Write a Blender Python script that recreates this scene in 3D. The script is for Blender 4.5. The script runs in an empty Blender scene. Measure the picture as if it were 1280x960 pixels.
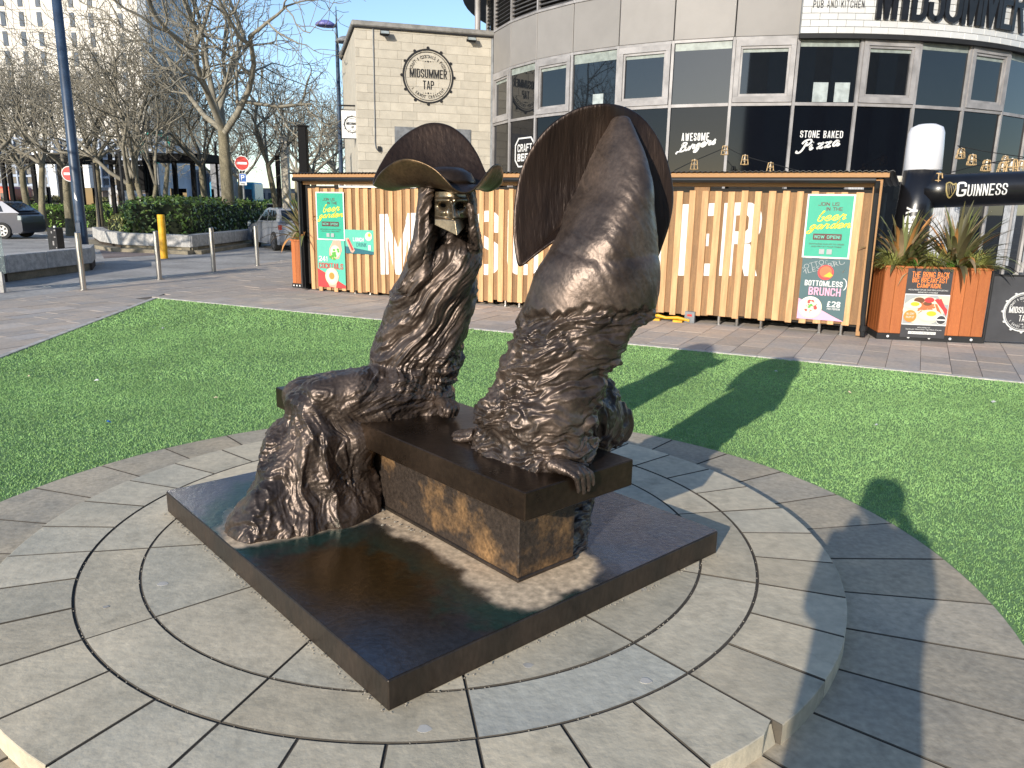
import bpy, bmesh, math, random
import numpy as np
from mathutils import Vector, Matrix
random.seed(7); np.random.seed(7)
R = math.radians
sc = bpy.context.scene
COL = sc.collection

# ------------------------------------------------------------------ camera
CZ, FPX, PITCH, ROLL = 1.6611, 959.43, 0.2299, 0.0176
_cp, _sp = math.cos(PITCH), math.sin(PITCH)
C_FWD = np.array([0, _cp, -_sp]); _r0 = np.array([1., 0, 0]); _u0 = np.array([0, _sp, _cp])
C_RT = math.cos(ROLL)*_r0 + math.sin(ROLL)*_u0
C_UP = -math.sin(ROLL)*_r0 + math.cos(ROLL)*_u0
cam = bpy.data.cameras.new('camera'); camo = bpy.data.objects.new('camera', cam); COL.objects.link(camo)
camo.matrix_world = Matrix(((C_RT[0], C_UP[0], -C_FWD[0], 0), (C_RT[1], C_UP[1], -C_FWD[1], 0),
                            (C_RT[2], C_UP[2], -C_FWD[2], CZ), (0, 0, 0, 1)))
cam.sensor_width = 36; cam.lens = 36*FPX/1280; cam.clip_start = .05; cam.clip_end = 3000
sc.camera = camo

# ------------------------------------------------------------------ light
SUN_EL, SUN_AZ = R(18.3), R(27.0)           # the sun stands behind the camera, to its left
trav = Vector((math.sin(SUN_AZ)*math.cos(SUN_EL), math.cos(SUN_AZ)*math.cos(SUN_EL), -math.sin(SUN_EL)))
wd = bpy.data.worlds.new('World'); sc.world = wd; wd.use_nodes = True
nt = wd.node_tree; bg = nt.nodes['Background']
sky = nt.nodes.new('ShaderNodeTexSky'); sky.sky_type = 'NISHITA'; sky.sun_disc = False
sky.sun_elevation = SUN_EL; sky.sun_rotation = SUN_AZ + math.pi
sky.air_density = .9; sky.dust_density = .3; sky.ozone_density = 2.2
nt.links.new(sky.outputs[0], bg.inputs[0]); bg.inputs[1].default_value = .125
sl = bpy.data.lights.new('sun', 'SUN'); sl.energy = 3.15; sl.angle = R(.5); sl.color = (1, .92, .80)
so = bpy.data.objects.new('sun', sl); COL.objects.link(so)
so.rotation_euler = trav.to_track_quat('-Z', 'Y').to_euler()
sc.view_settings.view_transform = 'Standard'; sc.view_settings.look = 'None'
sc.view_settings.exposure = 0.82; sc.view_settings.gamma = 1

# ------------------------------------------------------------------ helpers
def ray(px, py): return (px-640)/FPX*C_RT - (py-480)/FPX*C_UP + C_FWD
def W(px, py, Y):
    d = ray(px, py); return np.array([0, 0, CZ]) + d*(Y/d[1])
def G(px, py, z=0.):
    d = ray(px, py); return np.array([0, 0, CZ]) + d*((z-CZ)/d[2])
def hit(px, py, O, ex):                      # pixel -> (along, height) on a vertical plane
    d = ray(px, py); A = np.array([[d[0], -ex[0]], [d[1], -ex[1]]])
    t, s = np.linalg.solve(A, np.array(O[:2], float)); return s, CZ + t*d[2]

def tag(o, label=None, cat=None, group=None, kind=None):
    if label: o['label'] = label
    if cat: o['category'] = cat
    if group: o['group'] = group
    if kind: o['kind'] = kind
    return o
def thing(name, label, cat, loc=(0, 0, 0), group=None):
    o = bpy.data.objects.new(name, None); COL.objects.link(o); o.location = [float(a) for a in loc]
    o.empty_display_size = .1
    return tag(o, label, cat, group)
def wloc(o):
    v = Vector((0, 0, 0))
    while o is not None: v = v + o.location; o = o.parent
    return v
def link(name, me, parent=None):
    o = bpy.data.objects.new(name, me); COL.objects.link(o)
    if parent is not None: o.parent = parent
    return o
def mesh_np(name, v, f, mats, smooth=False):
    """v (n,3), f (m,k) int array: fast mesh"""
    me = bpy.data.meshes.new(name); v = np.ascontiguousarray(v, dtype=np.float32); f = np.asarray(f, dtype=np.int32)
    m, k = f.shape
    me.vertices.add(len(v)); me.vertices.foreach_set('co', v.ravel())
    me.loops.add(m*k); me.loops.foreach_set('vertex_index', f.ravel())
    me.polygons.add(m); me.polygons.foreach_set('loop_start', np.arange(0, m*k, k, dtype=np.int32))
    if smooth: me.polygons.foreach_set('use_smooth', np.ones(m, dtype=bool))
    for q in (mats if isinstance(mats, (list, tuple)) else [mats]): me.materials.append(q)
    me.update(calc_edges=True); return me

class Fr:
    """a frame: x to the viewer's right along a wall, y into it, z up"""
    def __init__(s, O, ex=(1, 0, 0)):
        s.O = np.array([O[0], O[1], O[2] if len(O) > 2 else 0], float)
        e = np.array([ex[0], ex[1], 0], float); s.X = e/np.linalg.norm(e)
        s.Z = np.array([0, 0, 1.]); s.Y = np.cross(s.Z, s.X)
    def p(s, x, y, z): return s.O + s.X*x + s.Y*y + s.Z*z
    def pts(s, A): A = np.asarray(A, float); return s.O + A[:, :1]*s.X + A[:, 1:2]*s.Y + A[:, 2:3]*s.Z
WORLD = Fr((0, 0, 0))
BOXF = [(0, 3, 2, 1), (4, 5, 6, 7), (0, 1, 5, 4), (1, 2, 6, 5), (2, 3, 7, 6), (3, 0, 4, 7)]
class MB:
    def __init__(s, fr=WORLD): s.v = []; s.f = []; s.mi = []; s.fr = fr
    def add(s, vs, fs, mi=0, raw=False):
        n = len(s.v); vs = np.asarray(vs, float)
        if not raw: vs = s.fr.pts(vs)
        s.v.extend(vs.tolist()); s.f.extend([tuple(i+n for i in q) for q in fs]); s.mi.extend([mi]*len(fs)); return s
    def box(s, x0, x1, y0, y1, z0, z1, mi=0):
        return s.add([(x0, y0, z0), (x1, y0, z0), (x1, y1, z0), (x0, y1, z0), (x0, y0, z1), (x1, y0, z1), (x1, y1, z1), (x0, y1, z1)], BOXF, mi)
    def cbox(s, x0, x1, y0, y1, z0, z1, c=.005, mi=0):
        """box with chamfered edges"""
        bm = bmesh.new(); vs = [bm.verts.new(p) for p in [(x0, y0, z0), (x1, y0, z0), (x1, y1, z0), (x0, y1, z0), (x0, y0, z1), (x1, y0, z1), (x1, y1, z1), (x0, y1, z1)]]
        for q in BOXF: bm.faces.new([vs[i] for i in q])
        bmesh.ops.bevel(bm, geom=bm.edges[:], offset=c, segments=1, affect='EDGES')
        bm.verts.index_update()
        s.add([v.co[:] for v in bm.verts], [[v.index for v in f.verts] for f in bm.faces], mi); bm.free(); return s
    def prism(s, poly, y0, y1, mi=0):
        """outline in (x,z), thickness y0..y1"""
        n = len(poly); vs = [(x, y0, z) for x, z in poly]+[(x, y1, z) for x, z in poly]
        fs = [tuple(range(n)), tuple(range(2*n-1, n-1, -1))]+[(i, i+n, (i+1) % n+n, (i+1) % n) for i in range(n)]
        return s.add(vs, fs, mi)
    def flat(s, poly, z0, z1, mi=0):
        """outline in (x,y), height z0..z1"""
        n = len(poly); vs = [(x, y, z1) for x, y in poly]+[(x, y, z0) for x, y in poly]
        fs = [tuple(range(n)), tuple(range(2*n-1, n-1, -1))]+[(i, i+n, (i+1) % n+n, (i+1) % n) for i in range(n)]
        return s.add(vs, fs, mi)
    def tube(s, pts, r, n=8, mi=0, cap=True):
        P = np.asarray(pts, float); m = len(P); rr = np.full(m, r, float) if np.isscalar(r) else np.asarray(r, float)
        T = np.gradient(P, axis=0); T /= np.linalg.norm(T, axis=1)[:, None]+1e-12
        ref = np.array([0, 0, 1.]) if abs(T[0][2]) < .9 else np.array([1., 0, 0])
        a = np.cross(T[0], ref); a /= np.linalg.norm(a); vs = []
        for i in range(m):
            a = a-T[i]*(a@T[i]); a /= np.linalg.norm(a); b = np.cross(T[i], a)
            for k in range(n):
                t = 2*math.pi*k/n; vs.append(P[i]+rr[i]*(a*math.cos(t)+b*math.sin(t)))
        fs = [(i*n+k, i*n+(k+1) % n, (i+1)*n+(k+1) % n, (i+1)*n+k) for i in range(m-1) for k in range(n)]
        if cap: fs += [tuple(range(n-1, -1, -1)), tuple((m-1)*n+k for k in range(n))]
        return s.add(vs, fs, mi)
    def lathe(s, prof, c, n=24, mi=0):
        vs = []; fs = []; m = len(prof)
        for r, z in prof:
            for k in range(n): t = 2*math.pi*k/n; vs.append((c[0]+r*math.cos(t), c[1]+r*math.sin(t), c[2]+z))
        fs = [(i*n+k, i*n+(k+1) % n, (i+1)*n+(k+1) % n, (i+1)*n+k) for i in range(m-1) for k in range(n)]
        fs += [tuple(range(n-1, -1, -1)), tuple((m-1)*n+k for k in range(n))]
        return s.add(vs, fs, mi)
    def disc(s, cx, cz, r, y0, y1, n=32, mi=0):
        return s.prism([(cx+r*math.cos(2*math.pi*k/n), cz+r*math.sin(2*math.pi*k/n)) for k in range(n)], y0, y1, mi)
    def ring(s, cx, cz, r0, r1, y0, y1, n=48, mi=0):
        vs = []; fs = []
        for k in range(n):
            t = 2*math.pi*k/n; c, d = math.cos(t), math.sin(t)
            vs += [(cx+r0*c, y0, cz+r0*d), (cx+r1*c, y0, cz+r1*d), (cx+r1*c, y1, cz+r1*d), (cx+r0*c, y1, cz+r0*d)]
        for k in range(n):
            a, b = 4*k, 4*((k+1) % n)
            for j in range(4): fs.append((a+j, b+j, b+(j+1) % 4, a+(j+1) % 4))
        return s.add(vs, fs, mi)
    def build(s, name, mats, parent=None, smooth=False):
        off = np.array(wloc(parent)[:]) if parent is not None else np.zeros(3)
        me = bpy.data.meshes.new(name); me.from_pydata((np.array(s.v)-off).tolist(), [], s.f)
        for q in (mats if isinstance(mats, (list, tuple)) else [mats]): me.materials.append(q)
        if any(s.mi): me.polygons.foreach_set('material_index', s.mi)
        if smooth: me.polygons.foreach_set('use_smooth', [True]*len(me.polygons))
        me.update(); return link(name, me, parent)

_tc = {}
def glyphs(t, bold=0.):
    """flat triangulated text from the built-in font, box normalised to 0..w, 0..1"""
    if (t, bold) in _tc: return _tc[(t, bold)]
    c = bpy.data.curves.new('t', 'FONT'); c.body = t; c.offset = bold; c.resolution_u = 3
    o = bpy.data.objects.new('t', c); COL.objects.link(o)
    dg = bpy.context.evaluated_depsgraph_get(); me = o.evaluated_get(dg).to_mesh()
    v = np.array([q.co[:2] for q in me.vertices]); f = [tuple(p.vertices) for p in me.polygons]
    o.evaluated_get(dg).to_mesh_clear(); bpy.data.objects.remove(o); bpy.data.curves.remove(c)
    _tc[(t, bold)] = (v, f); return v, f
def put_text(mb, t, x0, x1, z0, z1, y, bold=.02, shear=0., mi=0, depth=0.):
    """text scaled to fill exactly the box x0..x1, z0..z1 of the frame, at depth y (towards viewer is -)"""
    v, f = glyphs(t, bold); lo, hi = v.min(0), v.max(0); u = (v-lo)/(hi-lo)
    X = x0+u[:, 0]*(x1-x0)+shear*(u[:, 1]-.5)*(z1-z0); Z = z0+u[:, 1]*(z1-z0)
    if depth:
        n = len(v); e = {}
        for q in f:
            for a, b in zip(q, q[1:]+q[:1]): e[(a, b)] = e.get((a, b), 0)+1
        side = [(a, b, b+n, a+n) for (a, b) in e if (b, a) not in e]
        mb.add(np.r_[np.c_[X, np.full(n, y), Z], np.c_[X, np.full(n, y+depth), Z]], list(f)+side, mi)
    else: mb.add(np.c_[X, np.full(len(X), y), Z], f, mi)
def arc_text(mb, t, cx, cz, r, a0, a1, h, y, bold=.02, mi=0, flip=False, wf=.62):
    n = len(t)
    for i, ch in enumerate(t):
        if ch == ' ': continue
        a = R(a0+(a1-a0)*(i/(max(n-1, 1))))
        v, f = glyphs(ch, bold); lo, hi = v.min(0), v.max(0); w = h*wf*(hi[0]-lo[0])/.65
        u = (v-lo)/(hi-lo+1e-9)-.5
        x, z = u[:, 0]*w, u[:, 1]*h
        rot = a-math.pi/2 if not flip else a+math.pi/2
        c, s = math.cos(rot), math.sin(rot)
        mb.add(np.c_[cx+r*math.cos(a)+x*c-z*s, np.full(len(x), y), cz+r*math.sin(a)+x*s+z*c], f, mi)
# a small handwritten alphabet: strokes on a 0..1 square (x-height 0..1)
SCRIPT = {
 'b': [[(0, 1.05), (.25, 1.75), (.32, 2.0), (.2, 1.95), (.1, 1.2), (.08, .3), (.25, 0), (.5, .1), (.58, .5), (.4, .75), (.7, .8)]],
 'e': [[(-.05, .40), (.32, .45), (.58, .75), (.38, 1.05), (.10, .75), (.10, .22), (.38, -.02), (.78, .32)]],
 'r': [[(-.05, .4), (.15, .95), (.2, 1.15), (.3, .9), (.55, .95), (.45, .4), (.5, .05), (.75, .3)]],
 'g': [[(.6, .9), (.35, 1.0), (.1, .6), (.2, .1), (.45, .25), (.62, .95), (.5, -.4), (.25, -.9), (-.05, -.7), (.2, -.2), (.8, .35)]],
 'a': [[(.6, .85), (.35, 1.0), (.1, .55), (.2, .08), (.42, .2), (.62, .9), (.58, .2), (.68, .03), (.85, .35)]],
 'd': [[(.55, .85), (.3, .98), (.08, .5), (.18, .06), (.42, .2), (.6, .9), (.72, 1.9), (.6, .3), (.68, .03), (.85, .3)]],
 'n': [[(-.05, .4), (.12, .95), (.12, .05), (.2, .5), (.45, .95), (.55, .7), (.52, .1), (.65, .02), (.85, .35)]],
 'u': [[(0, .9), (.02, .25), (.2, .02), (.45, .3), (.55, .9), (.52, .2), (.64, .02), (.85, .35)]],
 's': [[(-.05, .2), (.3, .9), (.4, 1.05), (.4, .6), (.5, .2), (.3, 0), (.05, .1)]],
 'i': [[(0, .4), (.15, .9), (.12, .2), (.22, .03), (.45, .35)], [(.2, 1.3), (.22, 1.36)]],
 'z': [[(.0, .78), (.12, .95), (.35, .88), (.60, .96), (.40, .55), (.05, .05), (.25, .12), (.5, 0), (.72, .2)]],
 'B': [[(.1, .1), (.3, 1.75), (.1, 1.5), (.3, 1.95), (.75, 1.85), (.75, 1.35), (.3, 1.05), (.8, .9), (.75, .2), (.35, 0), (-.25, .15), (-.45, -.3)]],
 'P': [[(.35, 1.6), (.15, .2), (-.15, -.25), (-.45, -.15), (-.4, .15)], [(-.15, 1.3), (.1, 1.8), (.65, 1.9), (.85, 1.4), (.55, .95), (.25, .9)]],
}
def crom(P, k=6, closed=False):
    P = np.asarray(P, float); n = len(P); out = []
    rng = range(n) if closed else range(n-1)
    for i in rng:
        g = (lambda j: P[j % n]) if closed else (lambda j: P[min(max(j, 0), n-1)])
        a, b, c, d = g(i-1), g(i), g(i+1), g(i+2)
        for q in range(k):
            t = q/k; out.append(.5*((2*b)+(c-a)*t+(2*a-5*b+4*c-d)*t*t+(3*b-a-3*c+d)*t**3))
    if not closed: out.append(P[-1])
    return np.array(out)
def put_script(mb, t, x, z, h, w, y, thick, slope=0., shear=.25, mi=0, adv=.82):
    for i, ch in enumerate(t):
        k = 1.05 if ch in 'BP' else 1
        for st in SCRIPT[ch]:
            P = crom(st, 5); X = x+(P[:, 0]+shear*P[:, 1])*w; Z = z+P[:, 1]*h+slope*(X-x)
            Q = np.c_[X, Z]; T = np.gradient(Q, axis=0); L = np.linalg.norm(T, axis=1)[:, None]+1e-9; N = np.c_[-T[:, 1], T[:, 0]]/L
            th = thick*(.75+.35*np.abs(T[:, 1:2]/L))
            A, B = Q+N*th/2, Q-N*th/2; m = len(Q)
            v = np.r_[np.c_[A[:, 0], np.full(m, y), A[:, 1]], np.c_[B[:, 0], np.full(m, y), B[:, 1]]]
            mb.add(v, [(j, j+1, m+j+1, m+j) for j in range(m-1)], mi)
        x += w*adv*k; z += slope*w*adv*k

# vectorised gradient noise
_rs = np.random.RandomState(3); _perm = np.r_[(_p := _rs.permutation(256)), _p, _p]
_g = _rs.normal(size=(256, 3)); _g /= np.linalg.norm(_g, axis=1)[:, None]
def noise(P):
    P = np.asarray(P, float); I = np.floor(P).astype(int); F = P-I; I &= 255; u = F*F*F*(F*(F*6-15)+10); r = 0
    for dx in (0, 1):
        for dy in (0, 1):
            for dz in (0, 1):
                h = _perm[_perm[_perm[I[:, 0]+dx]+I[:, 1]+dy]+I[:, 2]+dz]
                d = F-[dx, dy, dz]
                w = (u[:, 0] if dx else 1-u[:, 0])*(u[:, 1] if dy else 1-u[:, 1])*(u[:, 2] if dz else 1-u[:, 2])
                r = r+w*(_g[h]*d).sum(1)
    return r*1.6
def fbm(P, o=3):
    r = 0; a = 1
    for i in range(o): r = r+a*noise(P*2**i+i*17.3); a *= .5
    return r
def ridge(P, o=2):
    r = 0; a = 1
    for i in range(o): r = r+a*(1-2*np.abs(noise(P*2**i+i*9.7))); a *= .5
    return r
def sm(a, b, x): t = np.clip((x-a)/(b-a), 0, 1); return t*t*(3-2*t)

# ------------------------------------------------------------------ materials
def mat(name, col, rough=.5, metal=0., var=.18, scale=6., stretch=(1, 1, 1), bump=0., bscale=None, rnd=0., col2=None, spec=.5, coat=0., fine=0., attr=None, detail=4, rvar=0., lo=.35, hi=.62, rot=(0, 0, 0), stain=0., tint=None):
    m = bpy.data.materials.new(name); m.use_nodes = True; N = m.node_tree.nodes; L = m.node_tree.links; P = N['Principled BSDF']
    P.inputs['Roughness'].default_value = rough; P.inputs['Metallic'].default_value = metal
    P.inputs['Specular IOR Level'].default_value = spec; P.inputs['Coat Weight'].default_value = coat; P.inputs['Coat Roughness'].default_value = .08
    tc = N.new('ShaderNodeTexCoord'); mp = N.new('ShaderNodeMapping'); mp.inputs['Scale'].default_value = stretch; mp.inputs['Rotation'].default_value = rot
    L.new(tc.outputs['Object'], mp.inputs[0]); vec = mp.outputs[0]
    oi = N.new('ShaderNodeObjectInfo')
    if rnd:
        ad = N.new('ShaderNodeVectorMath'); ad.operation = 'ADD'; mu = N.new('ShaderNodeMath'); mu.operation = 'MULTIPLY'; mu.inputs[1].default_value = 37.
        L.new(oi.outputs['Random'], mu.inputs[0]); L.new(vec, ad.inputs[0]); L.new(mu.outputs[0], ad.inputs[1]); vec = ad.outputs[0]
    n1 = N.new('ShaderNodeTexNoise'); n1.inputs['Scale'].default_value = scale; n1.inputs['Detail'].default_value = detail; n1.inputs['Roughness'].default_value = .6
    L.new(vec, n1.inputs['Vector'])
    c2 = col2 or tuple(c*(1-2*var) for c in col)
    mx = N.new('ShaderNodeMix'); mx.data_type = 'RGBA'; mx.inputs[6].default_value = (*c2, 1); mx.inputs[7].default_value = (*col, 1)
    mr = N.new('ShaderNodeMapRange'); mr.inputs[1].default_value = lo; mr.inputs[2].default_value = hi
    L.new(n1.outputs[0], mr.inputs[0]); L.new(mr.outputs[0], mx.inputs[0]); out = mx.outputs[2]
    if fine:
        n2 = N.new('ShaderNodeTexNoise'); n2.inputs['Scale'].default_value = scale*14; n2.inputs['Detail'].default_value = 3; L.new(vec, n2.inputs['Vector'])
        r2 = N.new('ShaderNodeMapRange'); r2.inputs[1].default_value = .3; r2.inputs[2].default_value = .7; r2.inputs[3].default_value = 1-fine; r2.inputs[4].default_value = 1+fine
        L.new(n2.outputs[0], r2.inputs[0]); v2 = N.new('ShaderNodeVectorMath'); v2.operation = 'SCALE'; L.new(out, v2.inputs[0]); L.new(r2.outputs[0], v2.inputs['Scale']); out = v2.outputs[0]
    if rnd:
        r3 = N.new('ShaderNodeMapRange'); r3.inputs[3].default_value = 1-rnd; r3.inputs[4].default_value = 1+rnd
        L.new(oi.outputs['Random'], r3.inputs[0]); v3 = N.new('ShaderNodeVectorMath'); v3.operation = 'SCALE'; L.new(out, v3.inputs[0]); L.new(r3.outputs[0], v3.inputs['Scale']); out = v3.outputs[0]
    if stain:
        n4 = N.new('ShaderNodeTexNoise'); n4.inputs['Scale'].default_value = scale*2.3; n4.inputs['Detail'].default_value = 7; n4.inputs['Roughness'].default_value = .75; L.new(vec, n4.inputs['Vector'])
        r4 = N.new('ShaderNodeMapRange'); r4.inputs[1].default_value = .54; r4.inputs[2].default_value = .74; r4.inputs[3].default_value = 1; r4.inputs[4].default_value = 1-stain
        L.new(n4.outputs[0], r4.inputs[0]); v6 = N.new('ShaderNodeVectorMath'); v6.operation = 'SCALE'; L.new(out, v6.inputs[0]); L.new(r4.outputs[0], v6.inputs['Scale']); out = v6.outputs[0]
    if tint:
        f7 = N.new('ShaderNodeMath'); f7.operation = 'MULTIPLY'; f7.inputs[1].default_value = 7.31; L.new(oi.outputs['Random'], f7.inputs[0]); g7 = N.new('ShaderNodeMath'); g7.operation = 'FRACT'; L.new(f7.outputs[0], g7.inputs[0])
        m7 = N.new('ShaderNodeMix'); m7.data_type = 'RGBA'; m7.inputs[6].default_value = (1, 1, 1, 1); m7.inputs[7].default_value = (*tint, 1); L.new(g7.outputs[0], m7.inputs[0])
        v7 = N.new('ShaderNodeVectorMath'); v7.operation = 'MULTIPLY'; L.new(out, v7.inputs[0]); L.new(m7.outputs[2], v7.inputs[1]); out = v7.outputs[0]
    if attr:
        at = N.new('ShaderNodeAttribute'); at.attribute_name = attr; v4 = N.new('ShaderNodeVectorMath'); v4.operation = 'MULTIPLY'
        L.new(out, v4.inputs[0]); L.new(at.outputs['Color'], v4.inputs[1]); out = v4.outputs[0]
    L.new(out, P.inputs['Base Color'])
    if rvar:
        r5 = N.new('ShaderNodeMapRange'); r5.inputs[1].default_value = .3; r5.inputs[2].default_value = .7; r5.inputs[3].default_value = rough-rvar; r5.inputs[4].default_value = rough+rvar
        L.new(n1.outputs[0], r5.inputs[0]); L.new(r5.outputs[0], P.inputs['Roughness'])
    if bump:
        nb = N.new('ShaderNodeTexNoise'); nb.inputs['Scale'].default_value = bscale or scale*6; nb.inputs['Detail'].default_value = 5; L.new(vec, nb.inputs['Vector'])
        b = N.new('ShaderNodeBump'); b.inputs['Strength'].default_value = 1; b.inputs['Distance'].default_value = bump
        L.new(nb.outputs[0], b.inputs['Height']); L.new(b.outputs[0], P.inputs['Normal'])
    return m
def emis(name, col, s):
    m = mat(name, col); P = m.node_tree.nodes['Principled BSDF']; P.inputs['Emission Color'].default_value = (*col, 1); P.inputs['Emission Strength'].default_value = s; return m
M = {}
M['slab'] = mat('sandstone', (.62, .52, .365), .8, var=.12, scale=1.6, bump=.002, bscale=45, rnd=.14, fine=.12, col2=(.45, .395, .29), detail=9, stain=.30, tint=(.93, .98, 1.05))
M['slab_blue'] = mat('bluish sandstone', (.53, .505, .415), .8, var=.12, scale=1.6, bump=.002, bscale=45, rnd=.06, fine=.12, col2=(.45, .435, .37), detail=9, stain=.22)
M['slab_low'] = mat('worn sandstone', (.47, .385, .265), .8, var=.12, scale=2.5, bump=.002, bscale=45, rnd=.14, fine=.16, stain=.30, tint=(.94, .98, 1.06), col2=(.35, .30, .22), detail=6)
M['mortar'] = mat('dark mortar', (.07, .058, .045), .95, bump=.003, bscale=80)
M['joint_dirt'] = mat('dirty joint', (.10, .085, .065), .95)
M['mortar_light'] = mat('sandy mortar', (.23, .19, .15), .95, bump=.003, bscale=80)
M['pave'] = mat('pink sandstone', (.54, .43, .33), .85, scale=1.8, rnd=.14, fine=.1, stain=.2, tint=(.92, .98, 1.06), bump=.002, bscale=50, col2=(.42, .365, .315), detail=6)
M['asphalt'] = mat('tarmac', (.42, .40, .375), .9, scale=.8, fine=.18, bump=.003, bscale=90, detail=6)
M['ground'] = mat('ground', (.20, .185, .17), .9, scale=.5, fine=.15)
M['roadred'] = mat('red block paving', (.27, .21, .19), .9, scale=1.2, fine=.15)
M['paint'] = mat('road paint', (.7, .7, .68), .8, fine=.2)
M['granite'] = mat('granite', (.50, .48, .45), .7, scale=9, fine=.3, rnd=.08, bump=.002)
M['granite_dk'] = mat('shaded granite', (.33, .33, .33), .7, scale=9, fine=.3, rnd=.08)
M['bedbase'] = mat('bed base stone', (.28, .24, .17), .9, scale=4, fine=.2)
M['turf'] = mat('turf backing', (.185, .32, .115), .9, scale=60, fine=.3)
M['kerb'] = mat('pale edging', (.58, .55, .50), .8, scale=8, fine=.1)
M['steel'] = mat('brushed steel', (.62, .59, .55), .32, 1., scale=4, stretch=(6, 6, .6), rvar=.08)
M['yellow'] = mat('yellow plastic', (.85, .45, .02), .45, scale=3, fine=.06)
M['navy'] = mat('navy painted steel', (.035, .062, .11), .42, scale=3, fine=.12, spec=.5)
M['black'] = mat('black paint', (.012, .012, .013), .4, scale=4)
M['blackm'] = mat('matt black', (.015, .015, .016), .75, scale=4)
M['jet'] = mat('flat jet black', (.004, .004, .0045), .7, spec=.15, var=.05)
M['white'] = mat('white paint', (.78, .78, .76), .5, var=.04)
M['red'] = mat('sign red', (.62, .03, .02), .4, var=.05)
M['blue'] = mat('sign blue', (.02, .12, .45), .4, var=.05)
M['grey'] = mat('grey plastic', (.22, .23, .24), .5)
M['glass'] = mat('dark window glass', (.008, .010, .013), .02, spec=.85, var=.05)
M['spandrel'] = mat('black spandrel glass', (.004, .005, .008), .04, spec=.35, var=.05)
M['alu'] = mat('grey aluminium', (.36, .345, .34), .55, .1, scale=2, rnd=.04)
M['panel'] = mat('metallic cladding', (.27, .255, .24), .6, .12, scale=1.2, rnd=.06, var=.05)
M['louvre'] = mat('dark louvre', (.20, .20, .21), .5, .5)
M['soffit'] = mat('dark soffit', (.06, .065, .07), .5)
M['limestone'] = mat('pale limestone block', (.52, .475, .39), .85, scale=3, rnd=.08, fine=.05, col2=(.45, .41, .335), bump=.002, bscale=40)
M['coping'] = mat('lead coping', (.28, .27, .25), .6)
M['bark'] = mat('bark', (.235, .205, .135), .9, scale=5, stretch=(1, 1, .4), fine=.35, bump=.02, bscale=14, stain=.4, col2=(.13, .115, .075), rnd=.15)
M['twig'] = mat('twig bark', (.27, .245, .19), .9, scale=4, rnd=.2)
M['tyre'] = mat('tyre', (.02, .02, .02), .8)
M['alloy'] = mat('alloy wheel', (.45, .45, .46), .35, .8)
# ------------------------------------------------------------------ ground, paving, turf
K0 = np.array([-4.04, 14.73, 0]); K1 = np.array([4.73, 10.17, 0]); KF = Fr(K0, K1-K0)
g = MB(); g.box(-600, 600, -60, 1400, -.6, -.04); tag(g.build('ground', M['ground']), kind='structure')
LA, LB = G(0, 376)[:2], G(356, 325)[:2]; ld = (LB-LA)/np.linalg.norm(LB-LA)      # paving / lane edge
ln = np.array([-ld[1], ld[0]])                                                    # points beyond
far = lambda s, d: LA+ld*s+ln*d
lane = MB(); lane.flat([far(-14, .012), far(24, .012), far(24, 6.3), far(-14, 6.3)], -.03, -.004); tag(lane.build('service_lane', M['asphalt']), kind='structure')
rd = MB(); rd.flat([far(-40, 6.31), far(60, 6.31), far(60, 30), far(-40, 30)], -.035, -.012); tag(rd.build('road', M['asphalt']), kind='structure')
rb = MB(); rb.flat([tuple(G(130, 323)[:2]), tuple(G(206, 318)[:2]), tuple(G(206, 300)[:2]), tuple(G(118, 300)[:2])], -.006, .002); tag(rb.build('red_paved_crossing', M['roadred']), kind='structure')
dash = MB()
for (a, b) in (((42, 291), (60, 293.5)), ((78, 290), (100, 293)), ((108, 292.5), (128, 296)), ((60, 299), (84, 302))):
    p, q = G(*a)[:2], G(*b)[:2]; t = (q-p)/np.linalg.norm(q-p); n = np.array([-t[1], t[0]])*.09
    dash.flat([tuple(p-n), tuple(q-n), tuple(q+n), tuple(p+n)], -.011, -.006)
tag(dash.build('road_marking', M['paint']), kind='structure')

TC, TB, TL = np.array([-6.07, 13.05]), np.array([5.14, 7.53]), np.array([-5.36, 7.86])
tb = (TB-TC)/np.linalg.norm(TB-TC); tl = (TL-TC)/np.linalg.norm(TL-TC)
nb = np.array([-tb[1], tb[0]]); nl = np.array([tl[1], -tl[0]])     # outward normals of the two turf edges
def clip(poly, P, n):
    out = []
    for i in range(len(poly)):
        a, b = np.array(poly[i]), np.array(poly[(i+1) % len(poly)]); da, db = (a-P)@n, (b-P)@n
        if da >= 0: out.append(tuple(a))
        if da*db < 0: out.append(tuple(a+(b-a)*da/(da-db)))
    return out
def area(p): return .5*abs(sum(p[i][0]*p[(i+1) % len(p)][1]-p[(i+1) % len(p)][0]*p[i][1] for i in range(len(p)))) if len(p) > 2 else 0
bed = MB(); bed.flat([far(-14, 0), far(24, 0), (14, 5), (14, -3), (-9, -3), (-12, 6)], -.05, -.016); tag(pv := bed.build('pavement', M['mortar_light']), kind='structure')
cells = []; rs = random.Random(5); u = -9.
while u < 16:
    du = rs.choice([.28, .30, .34, .40]); v = -6-rs.random()*.5
    while v < 11:
        dv = rs.choice([.42, .5, .6, .75]); g_ = .003
        loc = [(u+g_, v+g_), (u+du-g_, v+g_), (u+du-g_, v+dv-g_), (u+g_, v+dv-g_)]; v += dv
        P = [tuple((K0+KF.X*a-KF.Y*b)[:2]) for a, b in loc]
        c = np.mean(P, 0)
        if c[1] < 1 or abs(c[0])/c[1] > .72: continue
        P = clip(P, LA, -ln)
        if len(P) < 3: continue
        pb, pl = clip(P, TC+nb*.09, nb), clip(P, TC+nl*.09, nl)
        P = pb if area(pb) >= area(pl) else pl
        if area(P) > .015: cells.append((c[0]**2+c[1]**2, P))
    u += du
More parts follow.
